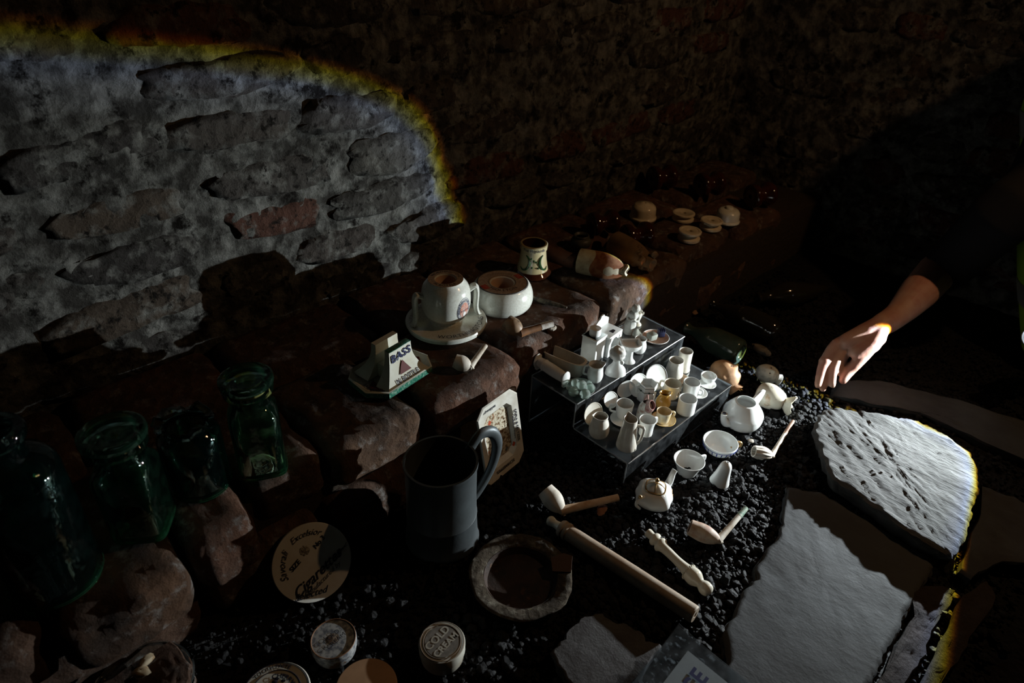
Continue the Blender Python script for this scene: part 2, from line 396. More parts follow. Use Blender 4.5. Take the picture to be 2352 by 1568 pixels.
def strel(x,y):
    a=x*sd.x+y*sd.y;b=-x*sd.y+y*sd.x
    return .0025*nz((a*3,b*7,0),2,1)+.0032*(.3-abs(nz((a*7,b*34,0),1.3,2,5)))+.0022*nz((a*30,b*120,0),1.3,2,5)-.03*max(0,.1-(x+.27))*0
tag(slab('stone_block',pST,0,.036,strel,m_stone,taper=.90,smooth=40),'thick pale ridged stone block standing behind the large slate slab','stone')
tag(slab('slate_fragment',pSM,0,.016,lambda x,y:.002*nz((x,y,0),12,1),mat('rough_slate',(.085,.083,.082),.85,.2,col2=(.06,.055,.055),nscale=40,bump=.7,bscale=150,bdist=.003),taper=.97),'small rough grey slate fragment at the bottom edge, partly under the plastic sleeve','slab')
# kerb stones along the right end of the coal bed
def rough_block(name,poly,z1,m,seed,par=None):
    return slab(name,refine(poly,4,.004,seed),-.01,z1,lambda x,y:.003*nz((x,y,0),25,seed)+.0012*nz((x,y,0),80,seed),m,taper=.97,smooth=40)
m_kerb=mat('kerb_brick',(.028,.020,.016),.9,.2,col2=(.035,.029,.026),nscale=20,bump=.8,bscale=90,bdist=.005)
tag(rough_block('kerb_brick',poly_at([(2095,1362),(2120,1345),(2160,1340),(2197,1352),(2185,1385),(2150,1430),(2125,1500),(2085,1560),(2050,1620),(1990,1620),(2040,1530),(2072,1455),(2110,1400)],.010),.010,m_kerb,5),'rough dark brick edging the right side of the large slate','brick')
tag(rough_block('kerb_brick',poly_at([(2215,1365),(2270,1330),(2290,1370),(2240,1450),(2200,1520),(2140,1600),(2100,1600),(2160,1470)],.014),.014,m_kerb,6),'outer dark kerb brick, right of the brick edging the slate','brick')
m_flag=mat('flagstone',(.05,.055,.06),.8,.3,col2=(.03,.03,.033),nscale=8,bump=.5,bscale=60,bdist=.004)
tag(rough_block('flagstone',poly_at([(2255,1110),(2330,1140),(2400,1180),(2400,1300),(2300,1290),(2230,1330),(2205,1310),(2225,1240),(2250,1180)],.02),.02,m_flag,8),'dark grey flagstone on the ground just right of the pale stone block','slab')
tag(rough_block('flagstone',poly_at([(1905,905),(1990,925),(2110,945),(2200,985),(2330,1045),(2500,1110),(2500,1010),(2340,960),(2160,905),(2010,870),(1920,872)],.012),.012,m_flag,9),'long low dark flagstone behind the pale stone block, beneath the hand','slab')
# ---------------------------------------------------------------- brick ledge
m_led=mat('ledge_brick',(.2,.1,.05),.85,.2,objvar=[(.12,.064,.036),(.13,.075,.045),(.10,.056,.036),(.125,.062,.038)],col2=(.055,.036,.026),nscale=14,nlo=.42,nhi=.66,col3=(.26,.24,.22),n3=40,lo3=.54,hi3=.70,bump=1.,bscale=75,bdist=.010,vor=True,world=True)
m_lmort=mat('ledge_mortar',(.05,.038,.028),.95,.1,bump=1.,bscale=70,bdist=.008)
ledge=thing('brick_ledge','long ledge of worn red-brown bricks along the foot of the left wall','ledge',(-.85,.5,0))
box(WX-.02+.85,-.69+.85,-1.4,BY-.52,-.015,.145).build('mortar_core',m_lmort,ledge,0)
def led_brick(x0,x1,y0,y1,z0,z1,seed):
    nx,ny,nzz=12,14,7;cx,cy,cz=(x0+x1)/2,(y0+y1)/2,(z0+z1)/2;hx,hy,hz=(x1-x0)/2,(y1-y0)/2,(z1-z0)/2
    v=[];idx={};f=[]
    def vid(i,j,k):
        if (i,j,k) not in idx:
            p=Vector((-1+2*i/nx,-1+2*j/ny,-1+2*k/nzz))
            # rounded box
            r=.022;q=Vector((p.x*hx,p.y*hy,p.z*hz));cl=Vector((max(-hx+r,min(hx-r,q.x)),max(-hy+r,min(hy-r,q.y)),max(-hz+r,min(hz-r,q.z))))
            d=q-cl
            if d.length>1e-6: q=cl+d.normalized()*min(r,d.length)
            W=q+Vector((cx,cy,cz))
            n1=nz(W,11,seed);n2=nz(W,38,seed+1)
            q+=Vector((.009*n1+.004*n2 if abs(p.x)>.95 else 0,(.007*n1+.003*n2) if abs(p.y)>.9 else 0,.0035*n1+.0015*n2))
            idx[i,j,k]=len(v);v.append(q)
        return idx[i,j,k]
    for i in range(nx):
        for j in range(ny):
            f.append((vid(i,j,nzz),vid(i+1,j,nzz),vid(i+1,j+1,nzz),vid(i,j+1,nzz)))
            f.append((vid(i,j,0),vid(i,j+1,0),vid(i+1,j+1,0),vid(i+1,j,0)))
    for i in range(nx):
        for k in range(nzz):
            f.append((vid(i,0,k),vid(i+1,0,k),vid(i+1,0,k+1),vid(i,0,k+1)))
            f.append((vid(i,ny,k),vid(i,ny,k+1),vid(i+1,ny,k+1),vid(i+1,ny,k)))
    for j in range(ny):
        for k in range(nzz):
            f.append((vid(0,j,k),vid(0,j,k+1),vid(0,j+1,k+1),vid(0,j+1,k)))
            f.append((vid(nx,j,k),vid(nx,j+1,k),vid(nx,j+1,k+1),vid(nx,j,k+1)))
    o=link('brick',v,f,m_led,ledge,50);o.location=(cx+.85,cy-.5,cz);o.rotation_euler=(0,0,rnd.uniform(-.02,.02))
fr=[-.62,-.40,-.19,-.03,.12,.215,.335,.50,.71,.97,1.27,1.50,1.72]
off=[0,.02,.03,.05,.04,-.02,0,.01,-.022,-.022,-.045,-.03,-.05]
for i in range(len(fr)-1):
    led_brick(-.87+.01*(i%2),-.665+off[i],fr[i]+.006,fr[i+1]-.006,.093+rnd.uniform(-.004,.004),.178+rnd.uniform(-.002,.001),i*3+1)
yy=-.6
while yy<1.85:
    L=rnd.choice([.2,.23,.26]);led_brick(-1.05,-.885,yy+.006,min(yy+L,BY-.03)-.004,.093,.178+rnd.uniform(-.002,.001),int(yy*50)+60);yy+=L
yy=-.62;i=0
while yy<1.80:
    L=rnd.choice([.18,.23,.26]);led_brick(-.88,(-.655 if yy<.45 else -.70)+rnd.uniform(-.02,.012),yy+.008,min(yy+L,1.86)-.006,-.01,.087,int(yy*50)+140);yy+=L
# ---------------------------------------------------------------- coal lumps
GND=.004
def coal_lumps():
    import bmesh
    def ico(s):
        bm=bmesh.new();bmesh.ops.create_icosphere(bm,subdivisions=s,radius=1);bm.verts.index_update()
        v=np.array([p.co[:] for p in bm.verts]);f=np.array([[q.index for q in t.verts] for t in bm.faces]);bm.free();return v,f
    rg=np.random.RandomState(3);polys=[(pSL,1.),(pST,1.),(pSM,1.)]
    shapes=[]
    for s in range(24):
        v,f=ico(2 if s<12 else 1);v=v.copy()
        for k in range(len(v)):
            p=Vector(v[k]);v[k]=v[k]*(1+.55*nz(p,1.5,s)+.40*nz(p,3.,s+50))
        v*=rg.uniform(.7,1.15,3);shapes.append((v,f))
    V=[];Fs=[];n=0
    def okp(x,y):
        if x<-.665: return False
        return not any(inside(p,x,y) for p,_ in polys)
    clear=[(at(1012,1225,0),.045),(at(1195,1335,0),.075)]
    big=[]
    cnt=0
    for k in range(42000):
        x=rg.uniform(-.68,.10);y=rg.uniform(.0,1.75)
        if k%2: 
            c=rg.randn(2)*.16;x=-.36+c[0];y=.80+c[1]*1.6
        if not okp(x,y): continue
        if any((Vector((x,y,0))-Vector((c.x,c.y,0))).length<rr for c,rr in clear): continue
        px=nz((x,y,0),6,7)
        s=rg.gamma(1.6,.00115)*(1+.6*px)+.0009
        s=min(s,.009)
        v,f=shapes[rg.randint(24) if s>.0045 else 12+rg.randint(12)]
        a=rg.uniform(0,6.3);ca,sa=math.cos(a),math.sin(a)
        M=np.array([[ca,-sa,0],[sa,ca,0],[0,0,.8]]);b=rg.uniform(-.6,.6);cb,sb=math.cos(b),math.sin(b)
        M=M@np.array([[1,0,0],[0,cb,-sb],[0,sb,cb]])
        V.append((v*s)@M.T+np.array([x,y,s*.35-.002+.004*px]));Fs.append(f+n);n+=len(v);cnt+=1
    V=np.vstack(V);Fa=np.vstack(Fs)
    me=bpy.data.meshes.new('coal_gravel');me.vertices.add(len(V));me.vertices.foreach_set('co',V.ravel())
    me.loops.add(Fa.size);me.loops.foreach_set('vertex_index',Fa.ravel().astype(np.int32))
    me.polygons.add(len(Fa));me.polygons.foreach_set('loop_start',np.arange(len(Fa),dtype=np.int32)*3)
    me.update(calc_edges=True);me.materials.append(m_coal)
    o=bpy.data.objects.new('coal_gravel',me);C.objects.link(o);tag(o,'loose black coal gravel spread over the floor around the exhibits','coal',kind='stuff')
    # larger lumps, one by one
    ms=[]
    for s in range(8):
        v,f=shapes[s];mm=bpy.data.meshes.new('coal_lump');mm.from_pydata([tuple(p) for p in v],[],[tuple(int(i) for i in t) for t in f]);mm.materials.append(m_coal);ms.append(mm)
    for k in range(120):
        x=rg.uniform(-.64,-.02);y=rg.uniform(.05,1.4)
        if k%3: x=-.36+rg.randn()*.14;y=.8+rg.randn()*.22
        if k>150: p=at(*[(1840,945),(1855,940),(1830,938),(1848,950),(1815,940),(1865,940),(1790,930)][k%7],0);x,y=p.x+rg.uniform(-.01,.01),p.y+rg.uniform(-.01,.01)
        if not okp(x,y) or any((Vector((x,y,0))-Vector((c.x,c.y,0))).length<rr+.015 for c,rr in clear): continue
        s=rg.uniform(.005,.009)
        if y>.95: s*=1.2
        q=bpy.data.objects.new('coal_lump',ms[k%8]);C.objects.link(q);q.parent=floor;q.location=(x,y,s*.3);q.scale=(s,s,s*.8);q.rotation_euler=(rg.uniform(0,1),0,rg.uniform(0,6))
coal_lumps()
# ================================================================= VESSELS
def handle(r0,z0,z1,out,th,ang,flat=1.,r1=None,seg=10):
    r1=r0 if r1 is None else r1
    pts=[polar(r0-th*.5,ang,z0),polar(r0+out*.8,ang,z0+(z1-z0)*.12),polar(r0+out,ang,(z0+z1)/2),polar(max(r0,r1)+out*.8,ang,z1-(z1-z0)*.10),polar(r1-th*.5,ang,z1)]
    return tube(pts,th,seg,n=4,flat=flat)
def vessel(name,label,cat,top,bot,w,z0,shape,m,hand=None,t=.0017,group=None,lip=None,seg=36,hs=1.,squash=None,rot=0,tilt=None,mi=None,htop=.86,hbot=.25,hout=.55,hth=.0022,hmat=None,hflat=1.):
    """shape: list of (r/rim radius, z/height)"""
    b,h,r=place(top,bot,z0,w);h*=hs
    o=thing(name,label,cat,b,RZ,group)
    pr=smoothprof([(a*r,c*h) for a,c in shape],3)
    def fn(x,y,z,a):
        if lip is not None:
            d=math.cos(a-R_(lip));k=max(0,d)**14*max(0,(z/h-.62)/.38)
            x*=1+.30*k;y*=1+.30*k;z+=k*.05*h
        if squash: x*=squash[0];y*=squash[1]
        return (x,y,z)
    lathe(shell(pr,t),seg,fn).build('body',m,o)
    if hand is not None:
        rf=np.interp([htop,hbot],[c for a,c in shape],[a for a,c in shape])*r
        handle(rf[0],htop*h,hbot*h,hout*r,hth,hand,flat=hflat,r1=rf[1]).build('handle',hmat or m,o)
    if tilt: o.rotation_euler=(R_(tilt[0]),R_(tilt[1]),RZ)
    return o,h,r
def saucer(label,c,w,z0,m,name='saucer',tilt=None,group=None,rise=.13,rmat=None,cat='saucer'):
    p=at(c[0],c[1],z0+.003);r=w/2*mpp(p)
    o=thing(name,label,cat,(p.x,p.y,z0),RZ,group)
    t=.0014
    lathe(shell([(r*.45,0),(r*.5,.0012),(r*.75,r*rise*.5),(r,r*rise)],t),40).build('dish',m,o)
    if rmat: ring((0,0,r*rise+.0006),r*.985,.0006).build('rim_line',rmat,o)
    return o,r
def leaning(label,c,w,z,m,ndir,name='saucer',cat='saucer',lines=None,group=None,sink=0):
    """plate on edge: centre seen at pixel c, at height z; ndir = face normal"""
    p=at(c[0],c[1],z);r=w/2*mpp(p);o=thing(name,label,cat,mw=frame(p,(0,0,1),ndir),group=group)
    lathe(shell([(r*.45,0),(r*.5,.0012),(r*.75,r*.06),(r,r*.13)],.0014),44).build('dish',m,o)
    if lines:
        for q,z_ in lines: ring((0,0,z_*r),r*q,.0005,48).build('rim_line',ink(),o)
    return o,r
# ---------------------------------------------------------------- acrylic riser
def glass(name,tint,edge,haze,hcol,rough=.02,bump=0.,ior=1.5):
    """thin clear ware: tinted see-through sheet, fresnel gloss, a trace of surface haze"""
    m=bpy.data.materials.new(name);m.use_nodes=True;nt=m.node_tree;N=nt.nodes;L=nt.links;N.clear()
    o=N.new('ShaderNodeOutputMaterial');lw=N.new('ShaderNodeLayerWeight');lw.inputs[0].default_value=.45
    mx=N.new('ShaderNodeMix');mx.data_type='RGBA';L.new(lw.outputs['Facing'],mx.inputs[0]);mx.inputs[6].default_value=(*tint,1);mx.inputs[7].default_value=(*edge,1)
    t=N.new('ShaderNodeBsdfTransparent');L.new(mx.outputs[2],t.inputs[0])
    d=N.new('ShaderNodeBsdfDiffuse');d.inputs[0].default_value=(*hcol,1)
    tl=N.new('ShaderNodeBsdfTranslucent');tl.inputs[0].default_value=(*hcol,1)
    dd=N.new('ShaderNodeMixShader');L.new(d.outputs[0],dd.inputs[1]);L.new(tl.outputs[0],dd.inputs[2])
    a=N.new('ShaderNodeMixShader');L.new(t.outputs[0],a.inputs[1]);L.new(dd.outputs[0],a.inputs[2])
    tc=N.new('ShaderNodeTexCoord');ns=N.new('ShaderNodeTexNoise');ns.inputs['Scale'].default_value=60;ns.inputs['Detail'].default_value=8;L.new(tc.outputs['Object'],ns.inputs[0])
    mr=N.new('ShaderNodeMapRange');L.new(ns.outputs[0],mr.inputs[0]);mr.inputs[1].default_value=.35;mr.inputs[2].default_value=.75;mr.inputs[3].default_value=haze*(.4 if haze<.3 else .85);mr.inputs[4].default_value=haze*(2 if haze<.3 else 1.15);L.new(mr.outputs[0],a.inputs[0])
    g=N.new('ShaderNodeBsdfGlossy');g.inputs['Roughness'].default_value=rough
    fr=N.new('ShaderNodeFresnel');fr.inputs[0].default_value=ior
    b=N.new('ShaderNodeMixShader');(L.new(fr.outputs[0],b.inputs[0]) if ior>1 else None);b.inputs[0].default_value=.05;L.new(a.outputs[0],b.inputs[1]);L.new(g.outputs[0],b.inputs[2])
    if bump:
        bp=N.new('ShaderNodeBump');bp.inputs['Strength'].default_value=bump;bp.inputs['Distance'].default_value=.003;n2=N.new('ShaderNodeTexNoise');n2.inputs['Scale'].default_value=35;L.new(tc.outputs['Object'],n2.inputs[0]);L.new(n2.outputs[0],bp.inputs['Height']);L.new(bp.outputs[0],g.inputs['Normal'])
    L.new(b.outputs[0],o.inputs[0]);return m
m_acr=glass('acrylic',(.93,.95,.96),(.70,.74,.76),.05,(.6,.65,.68),.05)
m_acrt=glass('acrylic_dusty',(.90,.92,.93),(.65,.70,.72),.075,(.6,.65,.68),.10)
m_lit_edge=glass('acrylic_lit_edge',(.6,.65,.68),(.5,.55,.58),.50,(.95,.98,1.),.2)  # frosted cut edges, made paler to stand for light piped through the acrylic
X0,X1,X2=-.676,-.566,-.445;Y0,Y1=.752,1.083;T=.003
riser=thing('display_riser','clear acrylic two-step display riser standing on the coal','riser',(X1,Y0,0))
def rs(x0,x1,y0,y1,z0,z1,nm,m=None): box(x0-X1,x1-X1,y0-Y0,y1-Y0,z0,z1,.0004).build(nm,m or m_acr,riser,30)
rs(X0,X1,Y0,Y1,UP-T,UP,'upper_shelf',m_acrt);rs(X1+.00001,X2,Y0,Y1,LO-T,LO,'lower_shelf',m_acrt)
rs(X0,X0+T,Y0,Y1,0.0,UP-T,'back_leg');rs(X1-T,X1,Y0,Y1,LO-T,UP-T-.00001,'step_riser');rs(X2-T,X2,Y0,Y1,0.0,LO-T,'front_leg')
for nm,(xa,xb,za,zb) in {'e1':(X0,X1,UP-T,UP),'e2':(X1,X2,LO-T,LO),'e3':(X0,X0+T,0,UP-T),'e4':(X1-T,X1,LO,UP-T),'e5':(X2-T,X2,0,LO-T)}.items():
    rs(xa,xb,Y0-.0006,Y0,za,zb,'cut_edge',m_lit_edge);rs(xa,xb,Y1,Y1+.0006,za,zb,'cut_edge',m_lit_edge)
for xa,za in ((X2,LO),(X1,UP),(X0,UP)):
    g=tube([(xa-X1+(.0006 if xa>X0 else -.0006),0,za-.0012),(xa-X1+(.0006 if xa>X0 else -.0006),Y1-Y0,za-.0012)],.0013,8);g.build('bend_streak',m_lit_edge,riser)  # pale strip along each bend, painting in its bright light streak
# --- upper shelf
def tub():
    a=at(1256,800,UP+.03);b=at(1343,836,UP+.03);c=(a+b)/2
    d=(b-a);L=d.length;W_=.032;Hh=.032
    o=thing('toy_bathtub','deep oblong white toy bathtub at the left end of the upper shelf','toy bathtub',mw=frame((c.x,c.y,UP),(d.x,d.y,0),(0,0,1)))
    v=[];seg=40
    def out(k,z,s):
        pts=[]
        for i in range(seg):
            t=2*math.pi*i/seg;e=3.4 if math.cos(t)>0 else 8
            ct,st=math.cos(t),math.sin(t);rr=(abs(ct)**e+abs(st)**e)**(-1/e)
            pts.append((ct*rr*L/2*k*(1+.0),st*rr*W_/2*k,z))
        return pts
    rings=[out(.84,0,0),out(.90,.002,0),out(.96,Hh*.5,0),out(.98,Hh*.9,0),out(1.05,Hh*.96,0),out(1.05,Hh,0),out(.93,Hh,0),out(.90,Hh*.5,0),out(.84,.005,0)]
    for r in rings: v+=r
    f=[(r*seg+i,r*seg+(i+1)%seg,(r+1)*seg+(i+1)%seg,(r+1)*seg+i) for r in range(len(rings)-1) for i in range(seg)]
    f.append(tuple(range(seg-1,-1,-1)));f.append(tuple((len(rings)-1)*seg+i for i in range(seg)))
    G().add(v,f).build('basin',ware(),o,50)
tub()
def bolster():
    a=at(1237,826,UP+.020);b=at(1299,866,UP+.020);d=b-a;L=d.length;c=(a+b)/2
    o=thing('knife_rest','white china bolster with flared ends lying before the toy bathtub','knife rest',mw=frame((c.x,c.y,UP),(d.x,d.y,0),(0,0,1)))
    M=Matrix.Translation((0,0,.017))@Matrix.Rotation(math.pi/2,4,'Y')
    pr=[(0,-L/2+.001),(.0095,-L/2+.004),(.0105,-L*.3),(.0115,-L*.26),(.0105,-L*.22),(.0112,0),(.0105,L*.3),(.0095,L/2-.004),(0,L/2-.001)]
    lathe(pr,28).xf(M).build('roll',white(),o)
    for s in (-1,1):
        g=lathe([(0,-.002),(.010,-.002),(.0135,-.0005),(.0135,.001),(.010,.003),(0,.0038)],28,lambda x,y,z,t:(x*(1.15 if x<0 else 1.2),y*.80,z*s+s*(L/2+.001)))
        if s<0: g.f=[tuple(reversed(q)) for q in g.f]
        g.xf(M).build('end_disc',white(),o)
        box(s*L/2-.003,s*L/2+.003,-.006,.006,0,.006,.001).build('foot',white(),o)
bolster()
BUL=[(.78,0),(.95,.12),(1.06,.38),(.95,.68),(.88,.84),(1.0,1.)]
CUP=[(.72,0),(.78,.06),(.84,.2),(.92,.5),(.97,.8),(1.,1.)]
MUG=[(.96,0),(1.,.05),(1.,.5),(1.,1.)]
vessel('toy_jug','small white jug with dark inside, between toy bathtub and doll head','jug',(1362,837),(1365,872),36,UP,BUL,white(),180,lip=15,t=.0013,htop=.95,hbot=.35)
def dollhead():
    b=at(1413,858,UP);c=at(1410,815,UP+.045)
    o=thing('doll_bust','white china doll bust facing away on the upper shelf beside the toy jug','doll',b,RZ)
    r=19*mpp(c)
    def hair(d): return 1+.06*math.sin(d.x*9+d.z*7)*math.cos(d.y*8)+.04*nz(d,3,2)
    ball((-.001,0,.046),r,26,18,hair,(1,1,1.02)).build('head',mat('china_hair',(.72,.72,.68),.25,.5,col2=(.16,.13,.12),nscale=70,nlo=.56,nhi=.72,coat=.3),o,60)
    lathe(smoothprof([(0,0),(.017,0),(.0185,.003),(.0165,.012),(.0105,.02),(.0075,.026),(.007,.034)]),28,lambda x,y,z,a:(x*1.05,y*.75,z-.002*(abs(x)/.017)*0)).build('shoulders',white(),o)
    ball((.007,-.011,.033),.004,10,8).build('ear',white(),o)
dollhead()
def washset():
    a=at(1338,766,UP+.052);b=at(1365,778,UP+.052);c=at(1396,771,UP+.052)
    # box with stopper
    p=at(1366,770,UP+.05);o=thing('toy_cistern','square white toy cistern with a round lid, tallest piece on the upper shelf','toy cistern',(p.x,p.y,UP),R_(5))
    h=.052;s=.0165
    box(-s,s,-s,s,0,h,.0012).build('tank',white(),o);box(-s-.001,s+.001,-s-.001,s+.001,h-.003,h,.0008).build('rim',white(),o)
    lathe([(0,h),(.0105,h),(.0112,h+.002),(.0112,h+.013),(.0105,h+.0145),(0,h+.0150)],30).build('lid',white(),o)
    # wash stand
    o=thing('toy_washstand','white toy washstand with scalloped backboard behind the cistern','toy washstand',(p.x+.004,p.y+.0185,UP),R_(5))
    x0,x1,y0,y1=-.020,.0175,0.,.044;h=.046
    g=box(x0,x1,y0,y1,h-.008,h,.0008);g.build('top',white(),o)
    # front with arch
    for (u0,u1) in ((y0,y0+.008),(y1-.008,y1)): box(x0,x1,u0,u1,0,h-.008,.0008).build('side_panel',white(),o)
    box(x0,x0+.002,y0+.008,y1-.008,0,h-.008).build('back_panel',white(),o)
    n=14;pl=[(y0+.008,h-.008)]+[(y0+.008+(y1-y0-.016)*i/n,h-.009-.014*(abs(2*i/n-1)**2)) for i in range(n+1)]+[(y1-.008,h-.008)]
    g=prism(pl,-.0015,.0015);g.xf(Matrix(((0,0,1,x1-.003),(1,0,0,0),(0,1,0,0),(0,0,0,1)))).build('apron',white(),o)
    n=20;pl=[(y0,h)]+[(y0+(y1-y0)*i/n,h+.012+.010*math.sin(math.pi*i/n)+(.004 if .35<i/n<.65 else 0)) for i in range(n+1)]+[(y1,h)]
    g=prism(pl,-.0015,.0015);g.xf(Matrix(((0,0,1,x0+.002),(1,0,0,0),(0,1,0,0),(0,0,0,1)))).build('backboard',white(),o)
    G().add([(0,0,0),(.01,0,0),(.008,.012,0),(.002,.012,0)],[(0,1,2,3)]).xf(Matrix.Translation((.002,.018,h+.0004))).build('stain',ink(),o)
washset()
def pedestal():
    b=at(1443,830,UP);o=thing('toy_basin','white toy wash basin on a pedestal, D-shaped, before the washstand','toy basin',b,RZ-R_(15))
    h=.044
    lathe(smoothprof([(0,0),(.012,0),(.0125,.002),(.009,.006),(.0068,.014),(.0072,h*.6),(.010,h-.012)],3)+[(0,h-.012)],26,lambda x,y,z,a:(x,y*.85,z)).build('pedestal',white(),o)
    n=20;out=[(-.019,.013)]+[(-.019,-.006)]+[(.019*math.sin(-math.pi/2+math.pi*i/n),-.006-.013*math.cos(-math.pi/2+math.pi*i/n)) for i in range(1,n)]+[(.019,-.006),(.019,.013)]
    inn=[(x*.82,y*.78) for x,y in out];m=len(out)
    v=[(x*.8,y*.8,h-.012) for x,y in out]+[(x,y,h-.006) for x,y in out]+[(x,y,h) for x,y in out]+[(x,y,h) for x,y in inn]+[(x*.9,y*.9,h-.006) for x,y in inn]
    f=[(r*m+i,r*m+(i+1)%m,(r+1)*m+(i+1)%m,(r+1)*m+i) for r in range(4) for i in range(m)]+[tuple(range(m-1,-1,-1)),tuple(4*m+i for i in range(m))]
    G().add(v,f).xf(Matrix.Rotation(math.radians(20),4,'Z')).build('bowl',white(),o)
pedestal()
vessel('toy_cup','round-bellied white toy cup behind the pedestal basin','cup',(1470,777),(1467,808),28,UP,[(.7,0),(.95,.1),(1.12,.35),(1.05,.6),(.9,.8),(.98,1.)],white(),None,t=.0012)
def statue():
    b=at(1441,764,UP);o=thing('figurine','grey bisque figurine of a standing lady at the back of the upper shelf','figurine',b,RZ)
    o.rotation_euler=(0,R_(9),RZ)
    lathe(smoothprof([(0,0),(.009,0),(.010,.004),(.011,.015),(.0115,.025),(.0095,.034),(.0105,.042),(.0095,.048),(.004,.052),(0,.053)],3),24,lambda x,y,z,a:(x*(1+.06*math.sin(5*a+z*200)),y*(1+.06*math.sin(5*a+z*200)),z)).build('robe',grey(),o)
    ball((0,-.001,.0595),.0088,18,12,lambda d:1+.05*math.sin(d.z*12+d.x*6)).build('head',grey(),o)
    for s in (-1,1): tube([(s*.009,0,.046),(s*.0115,-.004,.037),(s*.006,-.010,.035),(0,-.011,.040)],[.003,.0028,.0024,.002],8,n=3).build('arm',grey(),o)
    b=at(1463,745,UP);o=thing('hand_vase','small cream vase shaped like a raised hand, beside the grey figurine','vase',b,RZ)
    lathe(smoothprof([(0,0),(.0085,0),(.0085,.002),(.005,.006),(.0045,.011),(.0065,.018),(.0075,.026),(.006,.029),(0,.029)],3),20).build('body',cream(),o)
    for k,(x,z) in enumerate(((-.005,.034),(-.0015,.038),(.002,.0375),(.005,.034))):
        tube([(x*.8,0,.026),(x,0,z-.003),(x*1.15,-.001,z)],[.0022,.002,.0014],8).build('finger',cream(),o)
    tube([(.005,0,.022),(.009,-.001,.027),(.0095,-.001,.031)],[.002,.0019,.0013],8).build('thumb',cream(),o)
statue()
m_pink=mat('pink_plate',(.62,.42,.33),.3,col2=(.5,.33,.25),nscale=80)
pl,pr_=saucer('pinkish round plate holding a grey cube and a dark blue cube','x' and (1506,774),62,UP,m_pink,'plate',rmat=white(),cat='plate')
def cubes():
    p=at(1497,775,UP+.006);o=box(-.0085,.0085,-.0085,.0085,0,.014,.003)
    o.v=[q+q.normalized()*.0012*nz(q,300,1) for q in o.v]
    q=o.build('stone_cube',mat('grey_cube',(.30,.32,.27),.7,col2=(.2,.2,.17),nscale=90),None);q.location=(p.x,p.y,UP+.0025);q.rotation_euler=(0,0,RZ+.5);tag(q,'rounded grey-green cube on the pinkish plate','cube')
    p=at(1518,766,UP+.008);o=thing('ribbed_cube','dark blue ribbed cube on the far edge of the pinkish plate','cube',(p.x,p.y,UP+.0035),RZ+.15)
    mb=mat('blue_cube',(.015,.018,.05),.4,bump=.2,bscale=300)
    box(-.007,.007,-.006,.006,0,.012,.0012).build('block',mb,o)
    for k in range(4): box(-.007+k*.0038,-.0048+k*.0038,-.0066,.0066,.0115,.0155,.0006).build('rib',mb,o)
cubes()
m_gl=glass('green_glass_pale',(.93,.98,.95),(.60,.76,.68),.28,(.72,.82,.76),.03);m_mar=glass('marble_glass',(.92,.97,.95),(.55,.68,.62),.40,(.76,.86,.80),.02,0,1.3)
def dish():
    p=at(1332,899,UP);r=34*mpp(p);o=thing('glass_dish','fluted pale green glass dish holding glass marbles','dish',(p.x,p.y,UP),RZ)
    lathe(shell(smoothprof([(r*.45,0),(r*.7,.002),(r*.92,.007),(r,.011)],3),.0016),48,lambda x,y,z,a:(x*(1+.016*(z/.011)*math.cos(11*a)),y*(1+.016*(z/.011)*math.cos(11*a)),z)).build('bowl',m_gl,o)
    for i,(x,y,rp,zz) in enumerate(((1317,899,12,.010),(1344,905,12.5,.010),(1355,890,11,.011),(1322,880,10.5,.011),(1336,884,12,.0185))):
        q=at(x,y,UP+zz);rr=rp*mpp(q);m=ball((0,0,0),rr,28,18).build('marble',m_mar,None,180);m.location=q
        tag(m,['pale green glass marble at the left of the fluted dish','pale green glass marble nearest the front of the fluted dish','pale green glass marble at the right of the fluted dish','pale green glass marble at the back of the fluted dish','topmost pale green glass marble, resting on the other marbles'][i],'marble','glass marbles in the fluted dish')
dish()
# --- lower shelf
RV=Vector((.698,.715,0));TV=Vector((.70,-.72,0))   # picture right / towards the viewer
leaning('pale saucer standing on edge at the left end of the lower shelf','x' and (1361,950),56,LO+.024,ware(),(.92,-.15,.36))
vessel('toy_jug','grey-white pear-shaped toy jug at the left end of the lower shelf','jug',(1380,955),(1374,998),34,LO,[(1.05,0),(1.3,.1),(1.42,.35),(1.2,.68),(.92,.88),(1.,1.)],ware(),60,lip=190,t=.0015,htop=.9,hbot=.5)
def talljug():
    o,h,r=vessel('toy_jug','tall pale toy jug with an angular handle at the front corner of the lower shelf','jug',(1442,962),(1438,1024),34,LO,[(1.45,0),(1.5,.04),(1.42,.18),(1.25,.45),(1.12,.7),(1.02,.85),(1.,1.)],ware(),None,lip=100,t=.0016,squash=(.96,1.))
    tube([polar(r*1.05,-12,h*.80),polar(r*1.85,-12,h*.77),polar(r*1.95,-12,h*.62),polar(r*1.75,-12,h*.30),polar(r*1.35,-12,h*.14)],[.003,.003,.0027,.0025,.003],8,n=2).build('handle',ware(),o)
    ball((r*1.25*math.cos(R_(-40)),r*1.25*math.sin(R_(-40)),.003),.004,10,8).build('foot',ware(),o)
talljug()
vessel('toy_cup','white ribbed toy cup at the front of the lower shelf beside the tall jug','cup',(1484,963),(1482,994),40,LO,[(.78,0),(.82,.05),(.84,.5),(.95,.85),(1.,1.)],white(),28,t=.0014,htop=.95,hbot=.5,hout=.4)
saucer('gold lustre toy saucer under the gold cup','x' and (1524,962),56,LO,goldc(),rmat=amber())
vessel('toy_cup','gold lustre toy cup with a pointed handle on a gold saucer','cup',(1522,944),(1521,967),35,LO+.002,CUP,goldc(),8,t=.0014,htop=.9,hbot=.45,hout=.5)
